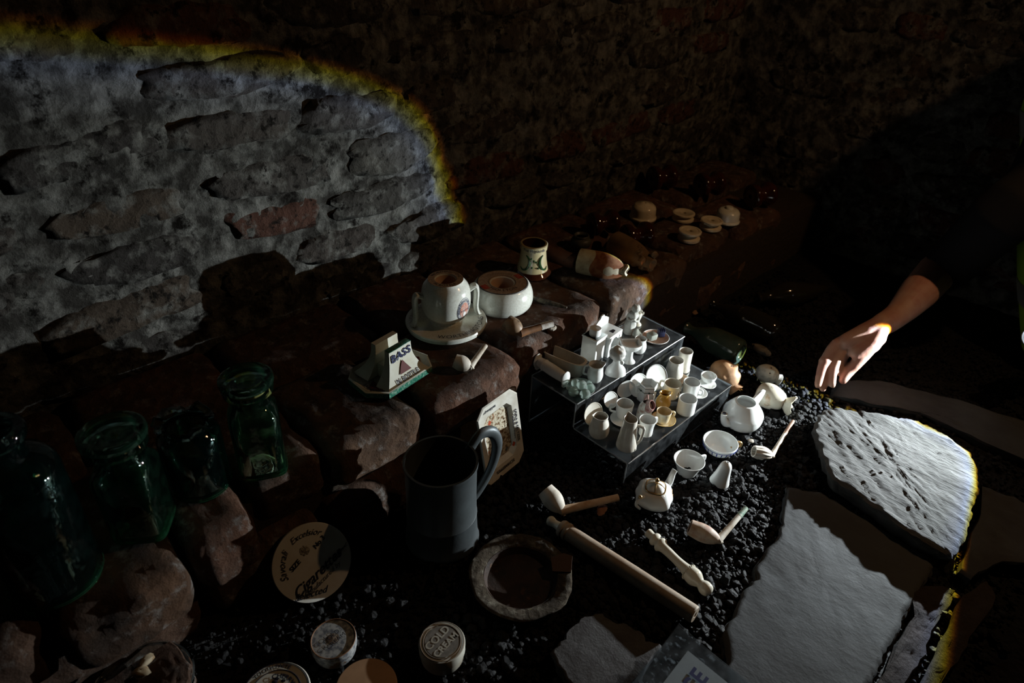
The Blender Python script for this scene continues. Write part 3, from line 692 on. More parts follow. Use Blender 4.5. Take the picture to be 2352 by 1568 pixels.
def toby():
    b=at(1478,958,LO);o=thing('toby_jug','small toby jug with a purple-brown open top, amid the lower shelf','jug',b,RZ)
    lathe(smoothprof([(0,0),(.0125,0),(.0140,.003),(.0135,.012),(.0128,.022),(.0105,.030),(.006,.036)],3),28,lambda x,y,z,a:(x,y*.9,z)).build('coat',mat('toby_glaze',(.60,.62,.58),.25,col2=(.32,.20,.16),nscale=90,nlo=.48,nhi=.62,coat=.4),o)
    M=Matrix.Translation((.004,-.002,.026))@Matrix.Rotation(R_(28),4,'Y')@Matrix.Rotation(R_(30),4,'X')
    lathe(shell(smoothprof([(.006,-.006),(.0105,.0),(.0105,.008),(.0085,.0125)],3),.0015),26,lambda x,y,z,a:(x*.85,y*1.15,z)).xf(M).build('hat',mat('purple_glaze',(.30,.12,.11),.25,col2=(.5,.36,.32),nscale=90,coat=.4),o)
    tube([(.004,.008,.036),(.003,.011,.044),(.002,.010,.040),(.0,.013,.030)],.0018,8,n=3).build('handle',MATS['purple_glaze'],o)
toby()
vessel('toy_vase','amber glazed toy jug with a flared lip beside the toby jug','vase',(1524,903),(1521,935),26,LO,[(1.05,0),(1.25,.15),(1.35,.42),(1.1,.68),(.72,.84),(1.,1.)],amber(),75,lip=10,t=.0022,htop=.95,hbot=.6,hout=.45)
vessel('toy_mug','straight-sided white toy mug near the front right of the lower shelf','mug',(1576,915),(1574,944),42,LO,MUG,white(),72,t=.0016,htop=.8,hbot=.3,hout=.35)
saucer('small white saucer under the white mug with a ring handle','x' and (1601,900),48,LO,white())
vessel('toy_mug','white toy mug with a ring handle standing on a small saucer','mug',(1585,877),(1583,907),39,LO+.0015,MUG,white(),-22,t=.0016,htop=.62,hbot=.2,hout=.42)
saucer('tiny white saucer under the small bowl at the right end of the lower shelf','x' and (1625,880),40,LO,white())
vessel('toy_bowl','tiny white bowl on its saucer at the right end of the lower shelf','bowl',(1625,862),(1625,876),36,LO+.0015,[(.4,0),(.6,.1),(.85,.4),(.97,.75),(1.,1.)],white(),None,t=.0014)
def facemug():
    o,h,r=vessel('toy_mug','cream toy mug with a moulded face on its right side','mug',(1541,880),(1540,909),41,LO,[(.80,0),(.9,.15),(.95,.6),(1.,1.)],cream(),140,t=.0015)
    a=-38
    for da,z,rr in ((-12,.62,.0020),(12,.62,.0020),(0,.45,.0016),(0,.28,.0026)): ball(polar(r*.93,a+da,h*z),rr,8,6).build('face_relief',cream(),o)
    ring((0,0,0),.0055,.0007,20,6).xf(Matrix.Translation(polar(r*.95,a,h*.45))@Matrix.Rotation(R_(a),4,'Z')@Matrix.Rotation(math.pi/2,4,'Y')).build('face_relief',faint(),o)
facemug()
def bandjug():
    o,h,r=vessel('toy_jug','faceted white toy jug with green bands round its neck','jug',(1487,880),(1483,917),43,LO,[(.95,0),(1.,.1),(1.02,.5),(.94,.66),(1.0,.74),(1.,1.)],white(),185,t=.0016,seg=6,htop=.9,hbot=.45,hout=.25)
    for z in (.66,.93): lathe([(r*1.0,h*z-.0006),(r*1.02,h*z),(r*1.0,h*z+.0006)],6).build('band',mat('dark_green',(.02,.05,.03),.3),o)
    for k in range(6): ball(polar(r*.93,k*60-30,h*.70),.0018,8,6).build('leaf',MATS['dark_green'],o)
bandjug()
leaning('large white toy plate with black rings standing against the riser step','x' and (1506,866),60,LO+.026,white(),(.80,-.25,.52),'plate','plate',lines=[(.96,.135),(.52,.03)])
leaning('plain white toy plate leaning behind the green-banded jug','x' and (1465,884),56,LO+.024,white(),(.86,-.22,.45),'plate','plate')
leaning('white saucer standing edge-on left of the green-banded jug','x' and (1437,892),46,LO+.022,white(),(.92,-.45,.1))
leaning('small round white saucer leaning behind the cup on its saucer','x' and (1402,918),40,LO+.022,white(),(.80,-.2,.50))
saucer('white saucer under the stacked cup in the middle of the lower shelf','x' and (1430,962),58,LO,white(),rise=.16)
vessel('toy_cup','white toy cup standing on a saucer behind the tall jug','cup',(1432,926),(1431,955),41,LO+.002,CUP,white(),172,t=.0014,hout=.6)
vessel('toy_jug','tall pale textured jug at the back of the lower shelf','jug',(1543,827),(1545,868),35,LO,[(1.15,0),(1.25,.08),(1.2,.35),(1.05,.7),(.96,.88),(1.,1.)],ware(),None,lip=265,t=.0017)
saucer('tan toy saucer by the tall textured jug','x' and (1561,868),42,LO,tan_())
vessel('toy_mug','tall textured toy mug behind the pale jug on the lower shelf','mug',(1567,806),(1567,848),32,LO,[(1.05,0),(1.1,.04),(1.02,.15),(.98,.6),(1.,1.)],ware(),70,t=.0017,htop=.85,hbot=.15,hout=.35)
# ================================================================= ON THE COAL
def bigpot():
    b=at(1700,972,GND);o=thing('teapot','white lidless teapot with a short spout, largest pot on the coal','teapot',b,RZ)
    t=b+Vector((0,0,.052));r=46*mpp(t);k=r/.05;h=.055
    pr=smoothprof([(r*.66,0),(r*.86,.004),(r*.99,.016),(r*1.0,.028)],3)+smoothprof([(r*.96,.0315),(r*.74,.044),(r*.56,.052),(r*.51,.053)],3)
    inn=[(r*.46,.054),(r*.5,.048),(r*.7,.040),(r*.92,.030),(r*.9,.018),(r*.6,.006)]
    lathe([(0,0)]+pr+inn+[(0,.005)],48).build('body',white(),o,40)
    sp=[polar(r*.80,208,.014),polar(r*1.14,208,.018),polar(r*1.34,208,.032),polar(r*1.38,208,.043)]
    tube(sp,[.010,.008,.0062,.006],14,n=3).build('spout',white(),o)
    lathe([(0,.0003),(.0034,.0003),(.0034,.0012),(0,.0012)],14).xf(Matrix.Translation(Vector(polar(r*1.385,208,.0435)))@Matrix.Rotation(R_(0),4,'X')).build('spout_hole',ink(),o)
    tube([polar(r*.72,38,.046),polar(r*1.25,38,.054),polar(r*1.42,38,.050),polar(r*1.0,38,.028)],[.0065,.006,.005,.005],10,n=3,flat=.7).build('handle',white(),o)
bigpot()
def goldpot():
    b=at(1497,1160,GND);o=thing('teapot','small square white teapot with gilt lines and a lid, front of the riser','teapot',b,RZ+R_(28))
    r=.034;h=.042
    def sq(x,y,z,a):
        e=3.2;k=(abs(math.cos(a))**e+abs(math.sin(a))**e)**(-1/e);wv=1+.035*math.cos(8*a)*math.sin(min(1,z/h)*math.pi)
        c,s=math.cos(R_(45)),math.sin(R_(45));X,Y=x*k*wv,y*k*wv;return (X*.86*c-Y*.86*s,X*.86*s+Y*.86*c,z)
    pr=smoothprof([(r*.30,0),(r*.62,.005),(r*.98,.020),(r*1.0,.028),(r*.78,.038),(r*.56,h)],4)
    lathe([(0,0)]+pr+[(0,h)],64,sq).build('body',white(),o,50)
    lathe(smoothprof([(r*.50,h),(r*.50,h+.001),(r*.36,h+.006),(r*.1,h+.010),(0,h+.0105)],3),48,sq).build('lid',white(),o,50)
    g=G()
    pts=[sq(r*.56*math.cos(a),r*.56*math.sin(a),h+.0008,a) for a in [2*math.pi*i/60 for i in range(60)]]
    tube(pts,.0007,6,closed=True).build('gilt_line',gold(),o)
    for q in range(4): tube([sq(r*s*math.cos(q*math.pi/2),r*s*math.sin(q*math.pi/2),zz,q*math.pi/2) for s,zz in ((.5,h+.0015),(.36,h+.0067),(.12,h+.0105))],.0005,6,n=2).build('gilt_line',gold(),o)
    lathe(smoothprof([(.0035,h+.0095),(.0022,h+.0125),(.0042,h+.016),(.002,h+.0195),(0,h+.0205)],3),14).build('knob',gold(),o)
    tube([polar(r*.72,10,.024),polar(r*1.05,10,.033),polar(r*1.18,10,.050),polar(r*1.30,10,.056)],[.0085,.0062,.0048,.0048],12,n=3).build('spout',white(),o)
    tube([polar(r*.80,190,.037),polar(r*1.20,190,.038),polar(r*1.28,190,.028),polar(r*.95,190,.013)],[.0028,.0028,.0026,.0026],10,n=4).build('handle',white(),o)
    ball(polar(r*1.08,190,.042),.0035,10,8).build('thumb_rest',gold(),o)
    for a in (-70,-20): 
        tube([sq(r*1.01*math.cos(R_(a+t)),r*1.01*math.sin(R_(a+t)),.027+.003*math.sin(t*.6),R_(a+t)) for t in range(-16,17,4)],.0005,6).build('gilt_line',gold(),o)
    for i,(da,z,m) in enumerate(((0,.018,mat('flower_purple',(.16,.03,.14),.3)),(7,.020,mat('flower_orange',(.6,.2,.06),.3)),(4,.014,mat('flower_yellow',(.6,.42,.1),.3)))):
        a=R_(-38+da);p=sq(r*.97*math.cos(a),r*.97*math.sin(a),z,a);ball(p,.0028,8,6,sc=(1,1,.9)).build('painted_flower',m,o)
goldpot()
vessel('teacup','plain white toy teacup with an ear handle, below the striped cup','cup',(1576,1056),(1576,1086),72,GND,[(.52,0),(.58,.06),(.62,.12),(.70,.35),(.84,.7),(1.,1.)],white(),28,t=.0018,htop=.93,hbot=.45,hout=.42,hth=.0028,hflat=.6)
def stripecup():
    o,h,r=vessel('teacup','white toy teacup with blue stripes and a gold handle','cup',(1650,1014),(1649,1037),80,GND,[(.45,0),(.55,.08),(.82,.35),(.96,.72),(1.,1.)],white(),8,t=.0018,htop=.85,hbot=.3,hout=.33,hth=.0026,hmat=gold())
    bl=mat('cobalt',(.02,.04,.22),.25)
    for k in range(44):
        a=k*360/44;p0,p1,p2=[polar(rr*r*1.004,a,zz*h) for rr,zz in ((.975,.78),(.93,.62),(.85,.42))]
        tube([p0,p1,p2],[.0009,.0011,.0007],5,flat=.6).build('stripe',bl,o) if k%2==0 else None
    ring((0,0,h*.84),r*.985,.0006,40).build('rim_line',bl,o)
stripecup()
vessel('bell','small ribbed white china bell on the coal below the teacups','bell',(1662,1061),(1652,1106),14,GND,[(3.3,0),(3.25,.05),(2.7,.3),(2.3,.55),(2.0,.78),(1.5,.92),(.5,1.)],white(),None,t=.0012,tilt=(0,6))
# clay pipes
def pipe(label,bowl,elbow,tip,m,z=.010,rb=.0105,rs=.0042,spur=True,tipm=None,tipfrac=.8,zt=None,zb=None,ribs=0,bowlm=None,z0=GND,name='clay_pipe'):
    """bowl mouth, elbow (heel) and stem tip pixels"""
    pb=at(*bowl,z0+(zb or rb*1.25));pe=at(*elbow,z0+rs*1.6);pt=at(*tip,z0+(zt or rs))
    o=thing(name,label,'pipe',(pe.x,pe.y,z0))
    org=Vector((pe.x,pe.y,z0));A=pe-org;B=pb-org;T_=pt-org
    d=(B-A);L=d.length;dn=d.normalized()
    fr_=[.0,.12,.35,.6,.8,1.];ra=[.45,.72,1.0,1.08,1.0,.92]
    M=frame(A,(0,0,1),dn)
    prof=[(0,-rb*.35),(rb*.35,-rb*.28)]+[(rb*b_,L*f_) for f_,b_ in zip(fr_,ra)]
    prof=smoothprof(prof,3)+[(rb*.70,L),(rb*.66,L*.55),(0,L*.4)]
    fn=(lambda x,y,z,a:(x*(1+.05*math.cos(ribs*a)),y*(1+.05*math.cos(ribs*a)),z)) if ribs else None
    lathe(prof,ribs*6 if ribs else 28,fn).xf(M).build('bowl',bowlm or m,o,45)
    mid=A+(T_-A)*.5
    k=tipfrac if tipm else 1.
    P=lambda t:A+(T_-A)*t
    tube([P(-.02),P(.3*k),P(.7*k),P(k)],[rs*1.25,rs*1.08,rs*.98,rs*.95],12).build('stem',m,o)
    if tipm: tube([P(k),P(.99),P(1.)],[rs*.98,rs*.9,rs*.6],12).build('mouthpiece',tipm,o)
    if spur: tube([A+Vector((0,0,-.001)),A-dn*rb*.55+Vector((0,0,-rs*.4))],[.0032,.0024],8).build('heel',m,o)
    return o
pipe('tan clay pipe with a pale bowl, left of the small square teapot','x' and (1252,1125),(1290,1172),(1420,1142),terra(),rb=.0155,rs=.0062,zt=.018,zb=.028,bowlm=clay())
pipe('mottled clay pipe with a green-tipped stem, right of the china handle','x' and (1584,1210),(1650,1240),(1714,1166),clay(),rb=.0135,rs=.0050,zt=.016,tipm=mat('verdigris',(.12,.26,.18),.6,col2=(.4,.42,.34),nscale=200),tipfrac=.72,bowlm=mat('stained_clay',(.52,.42,.33),.6,col2=(.30,.16,.10),nscale=50,bump=.3,bscale=200,bdist=.001))
pipe('fluted white clay pipe beside the pale stone block','x' and (1731,1036),(1772,1046),(1822,966),clay(),rb=.0115,rs=.0040,zt=.012,ribs=12,tipm=mat('brown_tip',(.35,.22,.15),.7,col2=(.22,.12,.08),nscale=100),tipfrac=.6)
# lidded cold objects
def roller():
    a=at(1283,1208,GND+.010);b=at(1597,1412,GND+.016);d=b-a;L=d.length;o=thing('roller','long grey-brown ceramic roller with a knobbed end lying across the coal','roller',mw=frame(a,(0,0,1),d))
    m=mat('roller_ware',(.36,.30,.23),.5,.4,col2=(.25,.16,.10),nscale=30,col3=(.45,.40,.33),n3=60,bump=.2,bscale=200,bdist=.0006)
    R=.0125
    lathe(smoothprof([(0,-.022),(.0055,-.021),(.0085,-.016),(.0065,-.008),(.0075,0),(.009,.006)],3)+[(.009,.01),(0,.01)],24).build('knob',cream(),o)
    lathe([(0,.004),(.0125,.004),(.0140,.007),(.0140,.011),(.0120,.013),(.0142,.015),(.0142,.019),(.0125,.021),(0,.021)],30).build('collar',m,o)
    lathe([(0,.019),(R*.98,.019),(R,.024),(R*1.05,L*.6),(R*1.02,L-.002),(R*.9,L),(R*.35,L),(R*.3,L-.004),(0,L-.004)],36).build('barrel',m,o)
roller()
def chinahandle():
    a=at(1488,1222,GND+.009);b=at(1630,1360,GND+.011);d=b-a;L=d.length
    o=thing('china_handle','turned cream china handle with beading, between the roller and the mottled pipe','handle',mw=frame(a,(0,0,1),d))
    pr=[(0,0),(.0068,0),(.0066,.012),(.0100,.016),(.0108,.021),(.0080,.026),(.0115,.031),(.0118,.035),(.0085,.040),(.0072,.055),(.0070,.075),(.0085,.092),(.0105,.100)]
    k=L/.150;pr=[(r,z*k) for r,z in pr]
    pr2=[(r,z*k) for r,z in [(.0105,.100),(.0120,.103),(.0132,.110),(.0128,.118),(.0090,.126),(.0075,.130),(.0100,.136),(.0105,.142),(.0085,.149),(.003,.152),(0,.152)]]
    lathe(smoothprof(pr,3)+smoothprof(pr2,3)[1:],30).build('shaft',cream(),o,60)
    for i in range(22): ball((.0122*math.cos(i*2*math.pi/22),.0122*math.sin(i*2*math.pi/22),.102*k),.0015,6,5).build('bead',cream(),o)
chinahandle()
# tankard
def tankard():
    b,h,r=place((1003,1057),(1016,1228),GND,172)
    o=thing('tankard','dark pewter tankard with a looped handle, tallest thing on the coal','tankard',b,RZ)
    m=mat('pewter',(.085,.10,.105),.45,.5,metal=.35,col2=(.055,.063,.066),nscale=14,bump=.25,bscale=40,bdist=.002)
    rb=r*1.02
    pr=[(0,0),(rb*1.03,0),(rb*1.05,.003),(rb*1.04,.008),(rb,.012),(r*.985,h*.34),(r*1.0,h*.35),(r*.985,h*.36),(r*.97,h*.6),(r*.975,h*.93),(r*1.01,h*.96),(r*1.01,h),(r*.95,h),(r*.94,h*.9),(r*.95,.02),(0,.012)]
    lathe(pr,56,lambda x,y,z,a:(x*(1-.025*max(0,math.cos(a-R_(60)))**8*(z/h)),y*(1-.02*max(0,math.cos(a-R_(-70)))**20),z)).build('body',m,o,40)
    an=42
    pts=[polar(r*.98,an,h*.93),polar(r*1.35,an,h*1.05),polar(r*1.80,an,h*1.0),polar(r*2.02,an,h*.80),polar(r*1.85,an,h*.55),polar(r*1.4,an,h*.33),polar(r*.98,an,h*.22)]
    tube(pts,[.0085,.009,.010,.0095,.0085,.008,.008],12,n=4,flat=.75).build('handle',m,o)
tankard()
def rusty():
    p=at(1195,1335,GND);r=118*mpp(p);o=thing('rusty_dish','round rust-encrusted enamel dish with a wide rim on the coal','dish',(p.x,p.y,.002),RZ)
    m=mat('crust',(.055,.042,.028),.9,.2,col2=(.17,.155,.12),nscale=70,nlo=.5,nhi=.7,col3=(.35,.30,.08),n3=50,lo3=.66,hi3=.74,bump=1.,bscale=120,bdist=.004,vor=True)
    m2=mat('rust',(.035,.017,.009),.65,.3,col2=(.012,.008,.006),nscale=30,col3=(.22,.10,.035),n3=22,lo3=.60,hi3=.78,bump=.6,bscale=90,bdist=.003)
    def jag(x,y,z,a):
        k=1+.012*math.sin(7*a)+.03*nz((math.cos(a),math.sin(a),z*10),2.5,4);return (x*k,y*k,z+.0012*nz((x,y,0),180,3))
    lathe([(r*.70,.003),(r*.715,.0135),(r*.74,.0155),(r*.94,.0180),(r*.985,.0178),(r*1.0,.0165),(r*.99,.015),(r*.9,.0140),(r*.72,.008)],90,jag).build('rim',m,o,60)
    lathe([(0,.001),(r*.62,.001),(r*.72,.010),(r*.725,.0140),(r*.71,.0140),(r*.64,.0035),(0,.003)],60).build('well',m2,o,60)
    p=at(1291,1285,.030);q=G().add(*(lambda g:(g.v,g.f))(prism([(-.014,-.012),(.013,-.015),(.017,.010),(.004,.015),(-.015,.009)],0,.004))).build('tile_shard',mat('brown_shard',(.10,.065,.05),.8,.2,bump=.4,bscale=120),None)
    q.matrix_world=frame((p.x,p.y,.0205),RV*1+Vector((0,0,.15)),(.1,-.25,1));tag(q,'brown tile shard resting on the right rim of the rusty dish','shard')
rusty()
def lid_small(label,top,w,hpx,z0,m,m2=None,name='pot_lid',cat='lid',topm=None,tilt=None,bot=None):
    b,h,r=place(top,bot or (top[0]-1,top[1]+hpx),z0,w)
    o=thing(name,label,cat,b,RZ)
    lathe([(0,0),(r*.90,0),(r*.93,.002),(r*.93,h*.45),(r*1.0,h*.5),(r*1.0,h-.002),(r*.975,h-.0005),(0,h)],48).build('body',m,o,30)
    if tilt:o.rotation_euler=(R_(tilt[0]),R_(tilt[1]),RZ)
    return o,h,r
def lids():
    m_l=mat('aged_white',(.55,.54,.47),.3,col2=(.42,.38,.30),nscale=50)
    o,h,r=lid_small('round white pot with a lid reading COLD CREAM','x' and (1017,1473),107,33,GND,m_l,name='cream_pot',cat='pot')
    lathe([(0,h+.0002),(r*.70,h+.0002),(r*.74,h+.0006),(0,h+.0006)],40).build('lid_panel',mat('grey_panel',(.16,.15,.13),.6,col2=(.25,.23,.2),nscale=150),o)
    for q in (.80,.93): ring((0,0,h+.0004),r*q,.0005,48).build('rim_line',faint(),o)
    A=R_(52)
    def rot(dy): 
        return lambda x,y:(x*math.cos(A)-(y+dy)*math.sin(A),x*math.sin(A)+(y+dy)*math.cos(A),h+.0009)
    text('COLD',r*.48,rot(r*.25),m_l,o,bold=.0003);text('CREAM',r*.42,rot(-r*.25),m_l,o,bold=.0003)
    o,h,r=lid_small('small round lid with worn grey print and a brown chipped side','x' and (771,1466),104,26,GND,mat('blue_white_lid',(.42,.43,.42),.35,col2=(.14,.15,.17),nscale=170,nlo=.42,nhi=.6,col3=(.15,.09,.05),n3=9,lo3=.58,hi3=.6))
    ring((0,0,h+.0002),r*.96,.0008,48).build('rim_line',mat('rust_line',(.2,.1,.05),.5),o)
    lathe([(0,h+.0001),(r*.26,h+.0001),(0,h+.0007)],24).build('crest',faint(),o)
    text('COLD',r*.3,lambda x,y:(x*math.cos(A)-(y+r*.12)*math.sin(A),x*math.sin(A)+(y+r*.12)*math.cos(A),h+.0009),ink(),o)
    text('CREAM',r*.3,lambda x,y:(x*math.cos(A)-(y-r*.2)*math.sin(A),x*math.sin(A)+(y-r*.2)*math.cos(A),h+.0009),ink(),o)
    o,h,r=lid_small('large printed pot lid with a worded border, cut by the bottom edge','x' and (640,1592),158,26,GND,mat('lid_white',(.62,.60,.52),.25,col2=(.50,.46,.36),nscale=30))
    for q in (.95,.72): ring((0,0,h+.0002),r*q,.0006,60).build('rim_line',ink(),o)
    text('TOOTH PASTE',r*.17,arcfn(r*.83,h+.0008,R_(112)),ink(),o,bold=.0002)
    text('CHERRY',r*.20,arcfn(r*.52,h+.0008,R_(75)),ink(),o,bold=.0003)
    for k in range(9): ball((r*.3*math.cos(k*2.4)*(.4+.1*k%.9),r*.3*math.sin(k*2.4)+r*.15,h),.0022+.0006*(k%3),7,5,sc=(1.4,1,.3)).build('printed_flourish',ink(),o)
    o,h,r=lid_small('plain tan lid with a white left edge, cut by the bottom edge','x' and (846,1575),140,26,GND,mat('tan_lid',(.50,.30,.17),.45,col2=(.42,.25,.14),nscale=40,col3=(.12,.06,.03),n3=120,lo3=.66,hi3=.72))
    lathe([(r*.97,h-.0006),(r*1.004,h-.003),(r*1.004,h-.005),(r*.99,h-.006)],48).build('rim',m_l,o)
lids()
def cigdisc():
    bt=at(745,1376,.002);R=.0405
    azn=(TV*.80+RV*.55).normalized();nrm=(azn*math.sin(R_(54))+Vector((0,0,1))*math.cos(R_(54))).normalized()
    side=Vector((0,0,1)).cross(nrm).normalized();upv=nrm.cross(side).normalized()
    R=90*mpp(bt+upv*.04)
    c=bt+upv*R
    M=frame(c,side,nrm);o=thing('printed_disc','white round lid propped upright, printed in script with cigarette lettering','lid',mw=M)
    mw=mat('print_white',(.66,.66,.60),.22,col2=(.60,.57,.48),nscale=30,col3=(.16,.09,.05),n3=11,lo3=.66,hi3=.67)
    lathe([(0,-.006),(R*.93,-.006),(R*.96,-.004),(R,-.002),(R*.985,0),(0,.0006)],64).build('disc',mw,o,30)
    def t(b_,s,x0,y0,ang=22,sh=.45,bold=.0):
        a=R_(ang);return text(b_,s,lambda x,y:(x0+x*math.cos(a)-y*math.sin(a),y0+x*math.sin(a)+y*math.cos(a),.0010),ink(),o,shear=sh,bold=bold)
    t('Cigarettes',R*.36,R*.02,-R*.32,24,.5,.0003);t('Manufactured by',R*.17,R*.10,-R*.52,24,.4);t('Selected',R*.24,-R*.28,-R*.72,-8,.45,.0001)
    t('SIZE',R*.17,-R*.42,R*.10,30,.1,.0003);t('No 3',R*.17,R*.30,R*.42,30,.1,.0003)
    text('Savorali',R*.24,arcfn(R*.74,.0010,R_(165)),ink(),o,shear=.4);text('Excelsior',R*.22,arcfn(R*.76,.0010,R_(88)),ink(),o,shear=.4)
    ball((-.1*R,R*.36,.0004),R*.13,16,8,lambda d:1+.12*math.sin(9*math.atan2(d.y,d.x)),(1,1,.06)).build('crest',mat('crest_print',(.12,.11,.09),.4,col2=(.5,.46,.36),nscale=500,nlo=.45,nhi=.6),o)
    for s in (-1,1): tube([(R*(.15+.16*k),-R*.30+R*.05*math.sin(k*1.7+s)-R*.02*s+R*.075*k,.0010) for k in range(6)],.0004,5,n=3).build('flourish',ink(),o)
cigdisc()
# rectangular printed ashtray leaning against the ledge
def tray():
    A=at(1106,1114,.004);B=at(1190,1046,.006);Cc=onx(1040,968,-.632)
    u=B-A;uu=u.normalized();v=Cc-A;v=v-uu*v.dot(uu);nn=uu.cross(v).normalized()
    if nn.z<0: nn=-nn
    # local x=uu, y = nn x uu
    M=frame(A,uu,nn);o=thing('ashtray','white printed eight-sided ashtray leaning against the ledge behind the tankard','ashtray',mw=M)
    Wd=u.length*1.02;Hh=v.length
    yv=M.to_3x3()@Vector((0,1,0));s=1 if yv.dot(v)>0 else -1
    c=.016;po=[(0,c*.5),(c*.4,0),(Wd-c,0),(Wd,c),(Wd,Hh-c),(Wd-c,Hh),(c,Hh),(0,Hh-c)];po=[(x,y*s) for x,y in po]
    cx,cy=Wd/2,Hh/2*s
    sc=lambda k:[(cx+(x-cx)*k,cy+(y-cy)*k) for x,y in po]
    rings=[(sc(.80),0),(sc(.98),.011),(sc(1.),.014),(sc(.97),.0155),(sc(.70),.0125),(sc(.62),.0045)]
    n=8;V=[];
    for pts,z in rings: V+=[(x,y,z) for x,y in pts]
    f=[(r*n+i,r*n+(i+1)%n,(r+1)*n+(i+1)%n,(r+1)*n+i) for r in range(len(rings)-1) for i in range(n)]+[tuple(range(n-1,-1,-1)),tuple((len(rings)-1)*n+i for i in range(n))]
    if s<0: f=[tuple(reversed(q)) for q in f]
    G().add(V,f).build('tray',mat('tray_white',(.68,.67,.60),.12,col2=(.55,.52,.44),nscale=40,coat=.5),o,25)
    # printed well
    pts=sc(.60);mm=mat('tray_print',(.55,.50,.38),.2,col2=(.18,.12,.07),nscale=170,nlo=.48,nhi=.56,col3=(.38,.13,.05),n3=60,lo3=.58,hi3=.64)
    G().add([(x,y,.0050) for x,y in pts],[tuple(range(8))]).build('printed_panel',mm,o,0)
    # lettering: right side, bottom side
    def tt(b_,size,x0,y0,ang,bold=.0002,z=.0148):
        a=R_(ang);return text(b_,size,lambda x,y:(x0+x*math.cos(a)-y*math.sin(a),y0+x*math.sin(a)+y*math.cos(a),z),ink(),o,bold=bold)
    tt('SODA & SELTZER',.0085,Wd*.90,cy,-90);tt('& Malvern Waters',.006,Wd*.825,cy,-90,.0001,.0143)
    tt('SCHWEPPES',.0085,cx,Hh*s*.07+.004,180 if s>0 else 180)
    tt('Schweppes',.007,cx*.6,Hh*s*.93,0)
    for (x,y) in ((.86,.25),(.17,.84),(.5,.52)):
        q=G().add([(0,.0055,0),(.0045,0,0),(0,-.0055,0),(-.0045,0,0)],[(3,2,1,0)]);q.xf(Matrix.Translation((Wd*(.5+(x-.5)*.72),Hh*s*(.5+(y-.5)*.8),.0150 if x!=.5 else .0056))).build('printed_lozenge',mat('lozenge',(.45,.09,.04),.3),o,0)
tray()
# ================================================================= ON THE LEDGE
def striker():
    b,h,r=place((1152,648),(1152,697),LED,132);o=thing('match_striker','broad round stoneware match striker with red and black print, near the wall','match striker',b,RZ)
    R=r*1.06
    pr=smoothprof([(R*.93,0),(R*1.0,.006),(R*1.04,h*.35),(R*1.02,h*.62),(R*.96,h*.84)],3)+[(R*.93,h*.90),(R*.90,h*.96),(R*.86,h)]
    inn=[(R*.42,h*1.0),(R*.38,h*.98),(R*.30,h*.45),(0,h*.42)]
    lathe([(0,0)]+pr+inn,56).build('body',saltg(),o,35)
    lathe([(R*.43,h+.0002),(R*.80,h+.0002),(R*.80,h+.0006),(R*.43,h+.0006)],56).build('striking_ring',mat('striker_top',(.45,.36,.29),.6,col2=(.30,.20,.15),nscale=260),o)
    ring((0,0,h+.0004),R*.83,.0009,56).build('rim_line',mat('dark_line',(.05,.05,.05),.4),o)
    ring((0,0,h+.0006),R*.45,.0008,40).build('rim_line',faint(),o)
    lathe([(R*.425,h+.0004),(R*.375,h*.96),(R*.29,h*.47),(0,h*.45)],40).build('inside',mat('bare_clay',(.50,.32,.21),.8),o)
    text('MIDLETON',R*.20,arcfn(R*.56,h+.0009,R_(-85),inward=True),ink(),o);text('OLD WHISKY',R*.17,arcfn(R*.58,h+.0009,R_(95)),faint(),o)
    for a in (215,38):
        p=polar(R*.68,a,h+.0009);box(-.008,.008,-.006,.006,0,.0004).xf(Matrix.Translation(p)@Matrix.Rotation(R_(a+90),4,'Z')).build('red_badge',red(),o)
    lathe([(R*.935,.0008),(R*1.003,.0065),(R*1.035,.014)],30,lambda x,y,z,a:(x*1.004,y*1.004,z if math.sin(a)<0 and math.cos(a)>-.3 else z*.2)).build('bare_foot',tan_(),o) if False else None
striker()
